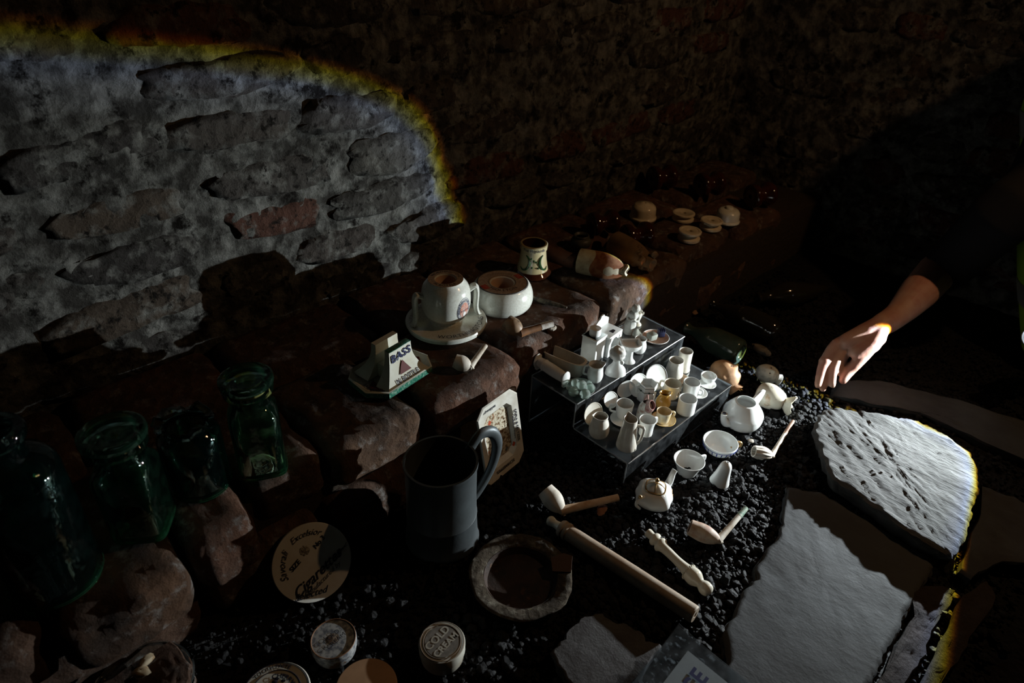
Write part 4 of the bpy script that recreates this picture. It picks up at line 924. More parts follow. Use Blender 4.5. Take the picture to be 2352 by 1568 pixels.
def worthy():
    b,h,r=place((1024,640),(1025,745),LED+.004,82)
    o=thing('match_holder','stoneware match holder pot with two handles fixed on a lettered saucer','match holder',(b.x,b.y,LED),RZ)
    m=saltg();rs_=93*mpp(b)
    lathe([(0,0),(rs_*.80,0),(rs_*.97,.007),(rs_*1.0,.014),(rs_*.985,.017),(rs_*.70,.0155),(rs_*.60,.013),(0,.012)],64).build('saucer',m,o,35)
    z=.012;hh=h-.008
    R=57*mpp(b+Vector((0,0,.05)))
    def rf(zz): 
        return float(np.interp(zz-z,[0,.004,.012,hh*.22,hh*.5,hh*.78,hh],[R*.62,R*.60,R*.70,R*.93,R*1.0,R*.90,r*1.05]))
    pr=[(R*.66,z),(R*.66,z+.004),(R*.56,z+.007)]+smoothprof([(R*.60,z+.009),(R*.86,z+hh*.22),(R*1.0,z+hh*.48),(R*.95,z+hh*.80),(r*1.06,z+hh*.96),(r*1.0,z+hh)],4)
    t=z+hh;pr+=[(r*.62,t),(r*.58,t-.002),(r*.5,t-.03),(0,t-.032)]
    lathe([(0,z)]+pr,56).build('pot',m,o,35)
    lathe([(r*.64,t+.0001),(r*1.0,t+.0001),(r*1.0,t+.0005),(r*.64,t+.0005)],48).build('striking_ring',mat('striker_top',(.45,.36,.29),.6),o)
    lathe([(r*.615,t-.0004),(r*.56,t-.004),(r*.485,t-.0298),(0,t-.0312)],30).build('inside',mat('bare_clay',(.50,.32,.21),.8),o)
    text('WORTHINGTONS',r*.26,arcfn(r*.82,t+.0009,R_(90)),ink(),o);text('IN BOTTLE',r*.28,arcfn(r*.82,t+.0009,R_(-90),inward=True),ink(),o)
    text('WORTHINGTONS',rs_*.19,arcfn(rs_*.85,.0178,R_(-45),inward=True),ink(),o,space=1.05);text('WORTHINGTONS',rs_*.17,arcfn(rs_*.85,.0178,R_(170),inward=True),faint(),o)
    # label on the belly
    def bel(zz): return float(np.interp(zz,[z+.009,z+hh*.22,z+hh*.35,z+hh*.48,z+hh*.62,z+hh*.78,z+hh*.95],[R*.6,R*.86,R*.965,R*1.0,R*.99,R*.95,r*1.06]))+.0005
    a0=R_(-38);zc=z+hh*.48
    def onb(x,y): rr=bel(zc+y);return (rr*math.cos(a0+x/R),rr*math.sin(a0+x/R),zc+y)
    def patch(rx,ry,dy,m_,nm,dz=0,n=30,rin=0.):
        v=[];f=[];K=6
        for k in range(K+1):
            q=rin+(1-rin)*k/K
            for i in range(n):
                a=2*math.pi*i/n;p=Vector(onb(rx*q*math.cos(a),dy+ry*q*math.sin(a)));nn=Vector((p.x,p.y,0)).normalized();v.append(p+nn*dz)
        for k in range(K):
            for i in range(n): f.append((k*n+i,(k+1)*n+i,(k+1)*n+(i+1)%n,k*n+(i+1)%n))
        if rin==0: f.append(tuple(range(n)))
        G().add(v,f).build(nm,m_,o,60)
    patch(.0155,.022,0,mat('label_grey',(.30,.31,.33),.3,col2=(.5,.5,.48),nscale=300),'label')
    patch(.0105,.015,-.001,mat('label_red',(.50,.18,.12),.3,col2=(.55,.45,.4),nscale=250),'label_centre',.0003)
    patch(.0035,.005,-.009,white(),'label_shield',.0006)
    patch(.016,.0225,0,navy(),'label_border',.0003,rin=.96)
    def arcb(x,y):
        Rr=.0128;a=math.pi/2-x/Rr;p=Vector(onb((Rr+y)*math.cos(a),(Rr+y)*1.35*math.sin(a)));return p+Vector((p.x,p.y,0)).normalized()*.0006
    text('WORTHINGTON & Co',.0048,arcb,navy(),o,bold=.0001)
    text('IN BOTTLE',.0042,lambda x,y:Vector(onb(x,y-.001))*1.0+Vector((onb(x,y)[0],onb(x,y)[1],0)).normalized()*.0009,navy(),o)
    # two handles (bracket shaped, ends on the saucer)
    for a in (205,22):
        cx_=Vector(polar(1,a,0));rr=R*1.0
        pts=[cx_*(rr*.92)+Vector((0,0,z+hh*.66)),cx_*(rr*1.22)+Vector((0,0,z+hh*.74)),cx_*(rr*1.30)+Vector((0,0,z+hh*.58)),cx_*(rr*1.28)+Vector((0,0,z+hh*.25)),cx_*(rr*1.38)+Vector((0,0,.018)),cx_*(rr*1.5)+Vector((0,0,.018))]
        tube(pts,[.005,.0055,.0055,.005,.0045,.0035],10,n=4,flat=1.5).build('handle',m,o)
worthy()
def bass():
    a=at(894,914,LED+.003);b=at(990,852,LED+.003);d=(b-a);W_=d.length;z0=LED
    n=Vector((d.y,-d.x,0)).normalized()  # outward from the front face (towards viewer/right)
    o=thing('match_stand','white and green table match stand with navy lettering and a dark red triangle','match stand',mw=frame((a+d*.5).to_2d().to_3d()+Vector((0,0,z0)),d,(0,0,1)))
    # local: x along the front foot, -y outward, +y towards the back-left
    m=mat('bass_white',(.66,.67,.58),.12,col2=(.55,.53,.42),nscale=25,coat=.5);W2=W_/2;D=.088
    base=[(-W2*1.02,-.002),(W2*1.02,-.002),(W2*1.42,D*.30),(W2*1.30,D*.75),(W2*.9,D*1.05),(-W2*.9,D*1.05),(-W2*1.35,D*.85),(-W2*1.5,D*.30)]
    ins=lambda k:[( x*k,(y-D/2)*k+D/2) for x,y in base]
    n_=len(base);R4=[(ins(.94),0),(ins(1.),.004),(ins(1.),.013),(ins(.96),.0145),(ins(.88),.010),(ins(.80),.007)]
    V=[];
    for pts,z in R4: V+=[(x,y,z) for x,y in pts]
    f=[(r*n_+i,r*n_+(i+1)%n_,(r+1)*n_+(i+1)%n_,(r+1)*n_+i) for r in range(5) for i in range(n_)]+[tuple(range(n_-1,-1,-1)),tuple(5*n_+i for i in range(n_))]
    fm=[1 if r<2 else 0 for r in range(5) for i in range(n_)]+[1,0]
    g=G();g.add(V,f);g.m=fm;g.build('base',[m,green()],o,30)
    def fin(y0,y1,ty0,ty1,w0,w1,h,nm,sgn):
        K=12;V=[];
        for k in range(K+1):
            t=k/K;e=(1-t)**2.6;w=(w1+(w0-w1)*e)/2;ya=ty0+(y0-ty0)*e;yb=ty1+(y1-ty1)*(1-t);z=.010+(h-.010)*t
            V+=[(-w,ya,z),(w,ya,z),(w,yb,z),(-w,yb,z)]
        f=[(k*4+i,k*4+(i+1)%4,(k+1)*4+(i+1)%4,(k+1)*4+i) for k in range(K) for i in range(4)]+[(3,2,1,0),tuple(K*4+i for i in range(4))]
        G().add(V,f).build(nm,m,o,30)
        return lambda t:((w1+(w0-w1)*(1-t)**2.6)/2,ty0+(y0-ty0)*(1-t)**2.6,.010+(h-.010)*t)
    hF=.066
    F_=fin(.001,.030,.020,.030,W_*.98,W_*.50,hF,'front_wall',1)
    fin(D,.050,.062,.052,W_*.95,W_*.50,hF+.004,'back_wall',-1) if False else None
    K=12;V=[]
    for k in range(K+1):
        t=k/K;e=(1-t)**2.6;w=(W_*.50+(W_*.45)*e)/2;yb=.060+(D-.062)*e;z=.010+(hF+.002-.010)*t;V+=[(-w,.050,z),(w,.050,z),(w,yb,z),(-w,yb,z)]
    f=[(k*4+i,k*4+(i+1)%4,(k+1)*4+(i+1)%4,(k+1)*4+i) for k in range(K) for i in range(4)]+[(3,2,1,0),tuple(K*4+i for i in range(4))]
    G().add(V,f).build('back_wall',m,o,30)
    box(-W_*.24,W_*.24,.029,.051,.008,.034,.001).build('slot_floor',m,o)
    box(-W_*.245,W_*.245,.019,.0305,hF,hF+.0012,.0004).build('top_edge',green(),o)
    def onf(x,z):
        t=max(0,min(1,(z-.010)/(hF-.010)));return (x,F_(t)[1]-.0015,z)
    text('BASS',.0185,lambda x,y:onf(x,.053+y+.06*x),navy(),o,bold=.0005,space=1.1)
    text('IN BOTTLE',.0095,lambda x,y:onf(x*1.0,.0165+y),ink(),o,bold=.0003,space=1.08)
    nn=10;V=[onf((-.0125+.025*j/nn)*(1-i/nn),.024+.020*i/nn) for i in range(nn+1) for j in range(nn+1)]
    f=[(i*(nn+1)+j,i*(nn+1)+j+1,(i+1)*(nn+1)+j+1,(i+1)*(nn+1)+j) for i in range(nn) for j in range(nn)]
    G().add([(p[0],p[1]-.0002,p[2]) for p in V],f).build('triangle_mark',maroon(),o,0)
    text('BASS IN BOTTLE',.0080,arcfn(.030,.0112,R_(215),-W2*.55,D*.42,inward=True),ink(),o,bold=.0003)
    G().add([(-W2*1.20,D*.42,.0098),(-W2*.95,D*.12,.0098),(-W2*.80,D*.52,.0098)],[(0,1,2)]).build('triangle_mark',maroon(),o,0)
    G().add([(W2*1.22,D*.42,.0098),(W2*.98,D*.25,.0098),(W2*1.0,D*.62,.0098)],[(0,1,2)]).build('triangle_mark',maroon(),o,0)
bass()
def highlands():
    b,h,r=place((1213,557),(1222,628),LED,62);o=thing('painted_pot','cream waisted pot with green scrolls, motto rim and brown foot by the wall','pot',b,RZ)
    mc=mat('motto_cream',(.42,.36,.20),.2,col2=(.36,.28,.14),nscale=30,coat=.5)
    z1=h*.20
    def rf(z): return float(np.interp(z,[0,h*.2,h*.5,h*.82,h],[r*1.3,r*1.18,r*1.03,r*.93,r*1.0]))+.0006
    lathe([(0,0)]+smoothprof([(r*1.25,0),(r*1.42,.006),(r*1.38,h*.12),(r*1.20,h*.20)],3)+[(0,h*.2)],40).build('foot',brownre(),o)
    lathe([(r*1.18,h*.2),(r*1.03,h*.5),(r*.93,h*.82),(r*1.02,h*.84),(r*1.05,h*.98),(r*.98,h),(r*.86,h),(r*.84,h*.9),(r*.95,h*.3),(0,h*.28)],44).build('neck',mc,o)
    lathe([(r*.855,h*.99),(r*.83,h*.9),(r*.90,h*.35),(0,h*.33)],36).build('inside',brownre(),o)
    text('The Highlands',.0085,wrapfn(lambda z:r*1.045+.0006,h*.91,R_(-90)),ink(),o,bold=.0001)
    for a,s in ((-125,1),(-45,-1)):
        tube([(rf(h*z)*math.cos(R_(a+s*q)),rf(h*z)*math.sin(R_(a+s*q)),h*z) for q,z in ((0,.74),(14,.66),(18,.5),(8,.34),(-8,.30),(-20,.36))],[.001,.0022,.003,.0024,.0018,.0008],6,n=3).build('painted_scroll',mat('scroll_green',(.02,.06,.02),.25),o)
    for a,z in ((-88,.60),(-78,.56),(-95,.40),(-70,.38),(-100,.66)): ball((rf(h*z)*math.cos(R_(a)),rf(h*z)*math.sin(R_(a)),h*z),.0022,8,6).build('painted_leaf',MATS['scroll_green'],o)
highlands()
pipe('brown clay pipe with a silver stem band on the ledge, before the match striker','x' and (1163,738),(1196,764),(1270,742),mat('brown_pipe',(.26,.12,.05),.45,col2=(.12,.06,.03),nscale=40),rb=.0150,rs=.0068,z0=LED,zt=.017,zb=.024,spur=False,tipm=mat('silver_band',(.62,.60,.55),.5,col2=(.4,.35,.3),nscale=150),tipfrac=.62,bowlm=mat('sooted_bowl',(.30,.20,.12),.5,col2=(.06,.04,.025),nscale=35,nlo=.45,nhi=.6))
pipe('white clay pipe with an upright stem on the ledge, below the lettered saucer','x' and (1044,828),(1080,842),(1115,793),clay(),rb=.0125,rs=.0048,z0=LED,zt=.020)
def quill():
    a=at(1222,684,LED+.006);b=at(1302,706,LED+.005);o=thing('stick','dark tapering stick with a pale end lying right of the match striker','stick',mw=frame(a,(0,0,1),b-a));L=(b-a).length
    tube([(0,0,0),(0,0,L*.35),(0,0,L*.8),(0,0,L)],[.005,.0055,.004,.002],10).build('shaft',mat('stick_bark',(.14,.12,.085),.8,col2=(.03,.025,.02),nscale=90,nlo=.4,nhi=.55,bump=.5,bscale=150),o)
quill()
def chip(label,px,z,s,m,seed,name='stone_chip',cat='stone chip',sc=(1,1,.6)):
    p=at(*px,z);g=ball((0,0,0),s,12,8,lambda d:1+.35*nz(d,1.3,seed),sc);o=g.build(name,m,None,30);o.location=(p.x,p.y,z);o.rotation_euler=(0,0,seed);tag(o,label,cat);return o
m_chip=mat('chip',(.34,.31,.26),.85,col2=(.2,.17,.13),nscale=90)
chip('small pale chip on the ledge beneath the brown pipe stem','x' and (1268,752),LED+.004,.008,m_chip,1)
chip('small tan pebble on the coal left of the dark bottle','x' and (1594,717),.006,.009,mat('tan_chip',(.25,.15,.09),.9),2)
chip('mottled oblong stone on the coal between bottle and doll heads','x' and (1747,803),.008,.016,mat('mott',(.16,.14,.11),.9,col2=(.08,.07,.06),nscale=60),3,name='pebble',cat='stone',sc=(1.5,.8,.6))
chip('flat pale chip on the coal between the tall white teapot and fluted pipe','x' and (1725,1012),.006,.006,m_chip,4,sc=(1,1,.3))
chip('thin brown shard on the coal under the tan pipe stem','x' and (1383,1170),.008,.011,mat('brown_sh',(.22,.10,.06),.8),5,sc=(1.2,.7,.3))
# bottles lying on the ledge
def lying(name,label,a,b,z,prof,m,cat='bottle',seg=32,par=None,fn=None,bend=None,t=None):
    A=at(*a,z);B=at(*b,z);L=(B-A).length;o=thing(name,label,cat,mw=frame(A,(0,0,1),B-A))
    lathe([(r,zz*L) for r,zz in prof],seg,fn).build('body',m,o,50);return o,L
m_wr=mat('salt_bottle',(.46,.40,.26),.7,.3,col2=(.30,.24,.15),nscale=50,col3=(.06,.04,.03),n3=60,lo3=.66,hi3=.72,bump=.2,bscale=120,bdist=.001)
m_rust=mat('rust_stain',(.16,.045,.015),.7,.2,col2=(.36,.18,.08),nscale=30,bump=.3,bscale=100,bdist=.001)
o,L=lying('stoneware_bottle','cream stoneware bottle with a rusty patch and broken neck lying on the ledge','x' and (1330,598),(1437,620),LED+.024,smoothprof([(0,0),(.023,0),(.026,.03),(.027,.25),(.026,.6),(.019,.82),(.012,.92),(.010,1.)],3)+[(.007,1.),(.006,.9),(0,.9)],m_wr)
lathe([(.0268,L*.33),(.0275,L*.45),(.0266,L*.6),(.0200,L*.82),(.0126,L*.925)],32,lambda x,y,z,a:(x*(1.012),y*1.012,z+.004*math.sin(3*a))).build('rust_patch',m_rust,o,60)
lathe([(.009,L*.97),(.0125,L*.98),(.0125,L*1.03),(.008,L*1.04),(.007,L*.99)],20,lambda x,y,z,a:(x,y,z*(1+.02*math.sin(3*a)))).build('neck_ring',m_wr,o)
m_bb=mat('brown_stoneware',(.20,.12,.06),.6,.4,col2=(.12,.07,.035),nscale=25,bump=.3,bscale=80,bdist=.002)
o,L=lying('stoneware_bottle','brown ginger beer bottle with a broken side lying behind the cream one','x' and (1413,558),(1500,606),LED+.026,smoothprof([(0,0),(.024,0),(.027,.04),(.027,.35),(.024,.6),(.015,.85),(.011,1.)],3)+[(.008,1.),(0,.92)],m_bb,fn=lambda x,y,z,a:(x*(1+.05*nz((x*40,y*40,z*40),1,3)),y*(1+.05*nz((x*40,y*40,z*40),1,5)),z))
for k in range(9):
    a=k*40;g=ball((0,0,0),.008,8,6,lambda d:1+.4*nz(d,1.5,k));g.xf(Matrix.Translation((.018*math.cos(a),.018*math.sin(a),L*(.62+.04*k)))).build('broken_sherd',m_bb,o,0)
o,L=lying('iron_pipe','rusty brown cylinder lying between painted pot and cream bottle','x' and (1250,578),(1322,602),LED+.017,[(0,0),(.014,0),(.017,.03),(.0165,.9),(.012,1.),(.008,1.),(.008,.8),(0,.8)],mat('dark_rust',(.11,.045,.025),.7,bump=.6,bscale=90,bdist=.003,col2=(.06,.03,.02),nscale=40),cat='pipe')
vessel('ink_pot','small dark round pot by the wall behind the lying bottles','pot',(1330,540),(1333,566),36,LED,[(.8,0),(1.2,.15),(1.35,.45),(1.15,.75),(.85,.85),(1.,1.)],mat('dark_pot',(.06,.06,.045),.5,col2=(.03,.03,.025),nscale=60),None,t=.003)
# insulators
def reel(label,top,bot,w,lie=False,m=None,ang=0,group='white reel insulators'):
    b,h,r=place(top,bot,LED,w);m=m or cream();o=thing('reel_insulator',label,'insulator',b,RZ,group)
    pr=[(r*.22,0),(r*.95,0),(r*1.0,h*.06),(r*1.0,h*.26),(r*.9,h*.34),(r*.66,h*.42),(r*.62,h*.52),(r*.70,h*.62),(r*.95,h*.70),(r*1.02,h*.78),(r*1.02,h*.94),(r*.96,h),(r*.78,h),(r*.74,h*.96),(r*.30,h*.96),(r*.22,h*.9),(r*.22,h*.1)]
    g=lathe(pr+[pr[0]],40);g.build('reel',m,o,40)
    lathe([(0,h*.3),(r*.22,h*.3),(0,h*.32)],16).build('hole',ink(),o);return o
m_co=mat('cream_insul',(.70,.62,.46),.2,col2=(.58,.48,.33),nscale=40,coat=.4)
reel('cream reel insulator with a chipped side, farthest of the three upright','x' and (1567,487),(1568,504),50,m=m_co)
reel('cream reel insulator standing beside the white bell insulator','x' and (1631,504),(1631,524),50,m=m_co)
reel('cream reel insulator nearest the edge of the ledge','x' and (1582,528),(1581,550),52,m=m_co)
def bellins(label,top,bot,w,m,knob):
    b,h,r=place(top,bot,LED,w);o=thing('bell_insulator',label,'insulator',b,RZ)
    pr=smoothprof([(r*1.05,0),(r*1.05,h*.10),(r*.97,h*.18),(r*.95,h*.5),(r*.90,h*.75),(r*.70,h*.93)],4)
    if knob: pr+=[(r*.35,h*.97),(r*.33,h*1.05),(r*.28,h*1.12),(0,h*1.14)]
    else: pr+=[(r*.34,h*.99),(r*.30,h*1.02),(r*.12,h*1.02),(r*.10,h*.9),(0,h*.9)]
    lathe([(0,0)]+pr,44).build('bell',m,o,45)
bellins('tan glazed bell-shaped insulator with a hole in its top','x' and (1475,466),(1476,499),60,m_co,False)
bellins('grey-white bell-shaped insulator with a knob at the ledge end','x' and (1666,478),(1669,507),56,mat('pale_insul',(.66,.66,.58),.15,coat=.5),True)
def brown_reel(label,c,w,group='brown reel insulators'):
    p=at(c[0],c[1],LED+.026);r=w*.5*mpp(p)*1.05;o=thing('brown_reel_insulator',label,'insulator',mw=frame((p.x,p.y,LED+r+.001),(0,0,1),(RV-TV*.45)),group=group)
    h=.033
    pr=[(r*.2,-h),(r*.85,-h),(r*1.,-h*.85),(r*1.,-h*.55),(r*.8,-h*.35),(r*.6,-h*.1),(r*.6,h*.1),(r*.8,h*.35),(r*1.,h*.55),(r*1.,h*.85),(r*.85,h),(r*.2,h)]
    lathe(smoothprof(pr,2)+[pr[0]],44).build('reel',brownre(),o,60)
for lab,c in (('brown glazed reel insulator on its side, left of the tan bell insulator',(1385,514)),('brown glazed reel insulator on its side just below the tan bell insulator',(1462,541)),('brown reel insulator in the dark, first of the back row from the left wall',(1519,413)),('brown reel insulator in the dark, middle of the back row of three',(1628,428)),('brown reel insulator in the dark, right end of the back row of three',(1745,453))):
    brown_reel(lab,c,52)
# ================================================================= GLASS
m_jar=glass('jar_glass',(.80,.93,.86),(.05,.24,.14),.020,(.10,.36,.22),.02,.25);m_base=glass('base_glass',(.50,.85,.62),(.06,.40,.18),.09,(.16,.52,.26),.03,.3);m_stop=glass('stopper_glass',(.72,.88,.80),(.08,.30,.20),.06,(.16,.45,.28),.03,.3)
m_jar2=glass('teal_glass',(.74,.90,.87),(.03,.16,.15),.014,(.06,.24,.22),.03,.35)
m_clear=glass('clear_glass',(.93,.96,.96),(.45,.5,.5),.06,(.5,.55,.55),.03)
def squarefn(e,rot):
    def fn(x,y,z,a):
        k=(abs(math.cos(a-rot))**e+abs(math.sin(a-rot))**e)**(-1/e);return k
    return fn
def jar(label,top,bot,w,sq,m,stopper=True,zb=LED,wl=None,broken=False,rotd=35,bw=1.0,nk=.20,cork=False):
    b,h,r=place(top,bot,zb,w);o=thing('glass_jar',label,'jar',b,RZ)
    R=r*bw;t=.003
    hb=h*(1-nk);hs=h*(1-nk-.12)
    outer=[(R*.93,0),(R,.004),(R,hs*.5),(R,hs)]+[(R*.97,hs+(hb-hs)*.3),(R*.84,hs+(hb-hs)*.7),(r*.76,hb)]+[(r*.74,hb+.003),(r*.74,hb+h*nk*.45),(r*.92,hb+h*nk*.5),(r*.95,hb+h*nk*.68),(r*.90,hb+h*nk*.74)]
    inner=[(r*.66,hb+h*nk*.74),(r*.62,hb)]+[(R*.84-t,hs+(hb-hs)*.6),(R-t,hs),(R-t,hs*.5),(R-t,.010),(R*.9-t,.007)]
    rot=R_(rotd)
    def fn(x,y,z,a):
        if sq:
            q=max(0,min(1,1-(z-hs)/(hb-hs))) if z>hs else 1.
            e=5.;k=(abs(math.cos(a-rot))**e+abs(math.sin(a-rot))**e)**(-1/e);k=1+(k*.86-1)*q;x*=k;y*=k
        if broken and z>hb+h*nk*.4:
            z+=.010*nz((math.cos(a)*1.5,math.sin(a)*1.5,0),1.4,4)-.003
            if 2.6<a<3.4: x*=1.18;y*=1.18
        return (x,y,z)
    lathe([(0,0)]+outer+inner+[(0,.007)],72 if sq else 48,fn).build('body',m,o,40)
    lathe([(R*.80,.0015),(R*.97,.001),(R*1.005,.006),(R*.97,.0085),(R*.80,.0065),(R*.80,.0015)],72,fn).build('base_ring',m_base,o,60)
    if stopper:
        zt=hb+h*nk*.78;q=h*nk*.30
        lathe([(0,zt-.012),(r*.50,zt-.012),(r*.58,zt),(r*.96,zt+.001),(r*1.0,zt+q*.4),(r*.98,zt+q*.85),(r*.90,zt+q),(r*.70,zt+q*.9),(r*.62,zt+q*.45),(r*.3,zt+q*.40),(0,zt+q*.55)],48).build('stopper',m_stop,o,40)
        if cork: lathe([(r*.60,zt-.010),(r*.66,zt-.010),(r*.68,zt-.001),(r*.60,zt-.001),(r*.60,zt-.010)],40).build('cork_ring',mat('cork',(.42,.28,.10),.8,bump=.4,bscale=200),o)
    return o,h,r,R
jar('tall wide glass jar at the far left edge of the ledge','x' and (62,970),(135,1325),165,False,m_jar2,False,bw=1.38,nk=.20)
jar('square green glass jar with a glass stopper, second from the left','x' and (258,992),(335,1205),150,True,m_jar,True,bw=1.02,nk=.26,rotd=8)
jar('teal glass jar with a broken jagged rim, third from the left','x' and (435,955),(465,1110),138,False,m_jar2,False,bw=1.02,nk=.15,broken=True)
o,h,r,R=jar('square glass jar with a cork-ringed stopper, nearest the lettered match stand','x' and (550,868),(607,1068),124,True,m_jar,True,bw=1.06,nk=.26,cork=True,rotd=20)
tube([(-.018,-.004,.010),(0,.002,.013),(.018,-.002,.010)],[.003,.005,.003],8,n=3).build('shell_strip',mat('strip',(.60,.56,.36),.6),o)
def dome():
    c=at(308,1522,.085);q=[(c.x+dx,c.y+dy) for dx,dy in ((-.03,-.05),(.045,-.045),(.05,.03),(.02,.05),(-.03,.045))]
    tag(rough_block('loose_brick',q,.050,m_led,31),'loose dark brick under the clear glass dish at the bottom left','brick')
    p=at(318,1545,.0);r=.0;b=at(300,1560,GND)
    b=Vector((-.60,.045,GND));R=.062;b=at(308,1522,.085);b.z=.052
    o=thing('glass_dome','clear round glass dish with a rolled rim at the bottom left corner','dish',(b.x,b.y,GND),RZ)
    R=110*mpp(b+Vector((0,0,.03)))
    lathe(shell(smoothprof([(R*.45,0),(R*.62,.004),(R*.68,.018),(R*.74,.028),(R*.96,.032),(R*1.,.036)],4),.0028),56).build('dish',m_clear,o,50)
    ring((0,0,.037),R*.985,.0030,56).build('rim',m_clear,o)
    for k,(x,y) in enumerate(((.0,.004),(.014,.010))):
        g=ball((x,y,.006+.002),.008,10,8,lambda d:1+.3*nz(d,1.4,k+3),(1.4,.8,.5));q=g.build('shell_fragment',mat('fragment',(.45,.38,.26),.7,col2=(.3,.2,.1),nscale=80),None,40);q.location=b;q.rotation_euler=(0,0,RZ+k);tag(q,['pale shell fragment inside the clear glass dish, left piece','tan shell fragment inside the clear glass dish, right piece'][k],'fragment')
dome()
m_gb=mat('green_bottle',(.035,.055,.040),.10,.5,trans=.0,ior=1.5,col2=(.06,.07,.05),nscale=60,nlo=.4,nhi=.8)
m_db=mat('dark_bottle',(.018,.016,.010),.08,.6,trans=.0,ior=1.5,coat=.6)
def floorbottle(label,a,b,r,m,prof,zz=None):
    return lying('glass_bottle',label,a,b,GND+(zz or r),[(q*r,z) for q,z in smoothprof(prof,4)],m)
floorbottle('dark green glass bottle with a rounded base lying behind the riser','x' and (1574,752),(1702,812),.031,m_gb,[(.0,0),(.40,0),(.46,.03),(.36,.07),(.36,.16),(.55,.27),(.92,.45),(1.,.6),(1.,.9),(.9,.98),(.6,1.),(.5,.96),(0,.93)])
floorbottle('shiny black glass bottle lying behind the green bottle','x' and (1634,697),(1790,765),.030,m_db,[(0,0),(.40,0),(.46,.03),(.34,.07),(.36,.16),(.7,.34),(.98,.5),(1.,.7),(.92,.88),(.6,.98),(0,1.)])
floorbottle('black torpedo bottle pointed at one end, farthest back on the coal','x' and (1738,685),(1905,661),.030,m_db,[(0,0),(.42,0),(.48,.03),(.36,.07),(.4,.16),(.8,.30),(1.,.42),(.9,.60),(.6,.78),(.3,.93),(0,1.)])
# doll heads on the coal
def doll(label,c,rpx,m,face,neck,z=None,broken=False):
    """face / neck: directions in (picture right, towards viewer, up)"""
    p=at(c[0],c[1],.02);r=rpx*mpp(p);tov=lambda d:(RV*d[0]+TV*d[1]+Vector((0,0,d[2]))).normalized()
    fz=tov(face);nk=tov(neck)
    M=frame((p.x,p.y,r*.82+GND),nk,fz)   # local z = face, local x = neck
    o=thing('bisque_doll',label,'doll head',mw=M)
    def sh(d):
        k=1+.02*nz(d,3,2)
        k+=.16*math.exp(-((d.x-.12)**2+d.y**2)/.02)*(d.z>0)          # nose
        for s in (-1,1):
            k-=.10*math.exp(-((d.x+.08)**2+(d.y-s*.33)**2)/.018)*(d.z>0)   # eyes
            k+=.05*math.exp(-((d.x-.25)**2+(d.y-s*.42)**2)/.05)*(d.z>0)  # cheeks
            k+=.16*math.exp(-((d.x-.10)**2+(d.y-s*.98)**2+(d.z)**2)/.02)     # ears
        k-=.05*math.exp(-((d.x-.42)**2/.003+d.y**2/.04))*(d.z>0)     # mouth
        k+=.08*math.exp(-((d.x-.60)**2+d.y**2)/.04)*(d.z>0)          # chin
        return k
    ball((0,0,0),r,56,40,sh,(1.12,.88,.95)).build('head',m,o,80)
    g=lathe(shell([(r*.50,0),(r*.44,r*.35),(r*.56,r*.62)],.0018),30).xf(frame((r*.72,0,-r*.12),(0,0,1),(1,0,-.15)))
    g.build('neck',m,o)
    for s in (-1,1): ball((-.08*r,s*.29*r,r*.80),r*.075,8,6).build('eye_hole',ink(),o)
    return o,r
m_or=mat('orange_bisque',(.50,.28,.14),.6,col2=(.34,.20,.11),nscale=45,col3=(.08,.05,.03),n3=50,lo3=.64,hi3=.72,bump=.2,bscale=120)
doll('orange-tan doll head lying behind the right end of the riser','x' and (1662,868),33,m_or,(.55,-.05,.8),(.75,.6,-.25))
doll('grey doll head lying face up beyond the broken doll head','x' and (1762,860),24,grey(),(.1,.55,.8),(.9,.25,-.2))
def brokenhead():
    m=mat('stained_china',(.66,.62,.50),.35,col2=(.40,.22,.08),nscale=40,nlo=.56,nhi=.68,col3=(.2,.17,.12),n3=70,lo3=.62,hi3=.7,coat=.2)
    a=at(1757,905,.022);b=at(1812,930,.018);L=(b-a).length*1.05;o=thing('broken_doll_head','stained hollow china head fragment with a torn collar, beside the white teapot','doll head',mw=frame(a,(0,0,1),b-a))
    r=.024
    lathe(smoothprof([(0,-r*.75),(r*.7,-r*.6),(r*1.05,0),(r*1.02,L*.35),(r*.72,L*.68),(r*.50,L*.76)],4)+[(r*.44,L*.76),(r*.6,L*.6),(0,L*.4)],40,lambda x,y,z,a_:(x*(1+.05*nz((x*30,y*30,z*30),1,1)),y*(1+.05*nz((x*30,y*30,z*30),1,2)),z)).build('head',m,o,70)
    lathe(shell(smoothprof([(r*.45,L*.74),(r*.60,L*.85),(r*.95,L*1.05)],4),.0018),36,lambda x,y,z,a_:(x*(1+.12*nz((math.cos(a_),math.sin(a_),0),1.5,2)),y*.85,z+(z-L*.74)*.5*nz((math.cos(a_),math.sin(a_),0),2,1))).build('collar',m,o,60)
brokenhead()
chip('brass button-like scrap right of the orange doll head','x' and (1700,895),.006,.006,gold(),7,name='brass_scrap',cat='scrap',sc=(1,.6,.5))
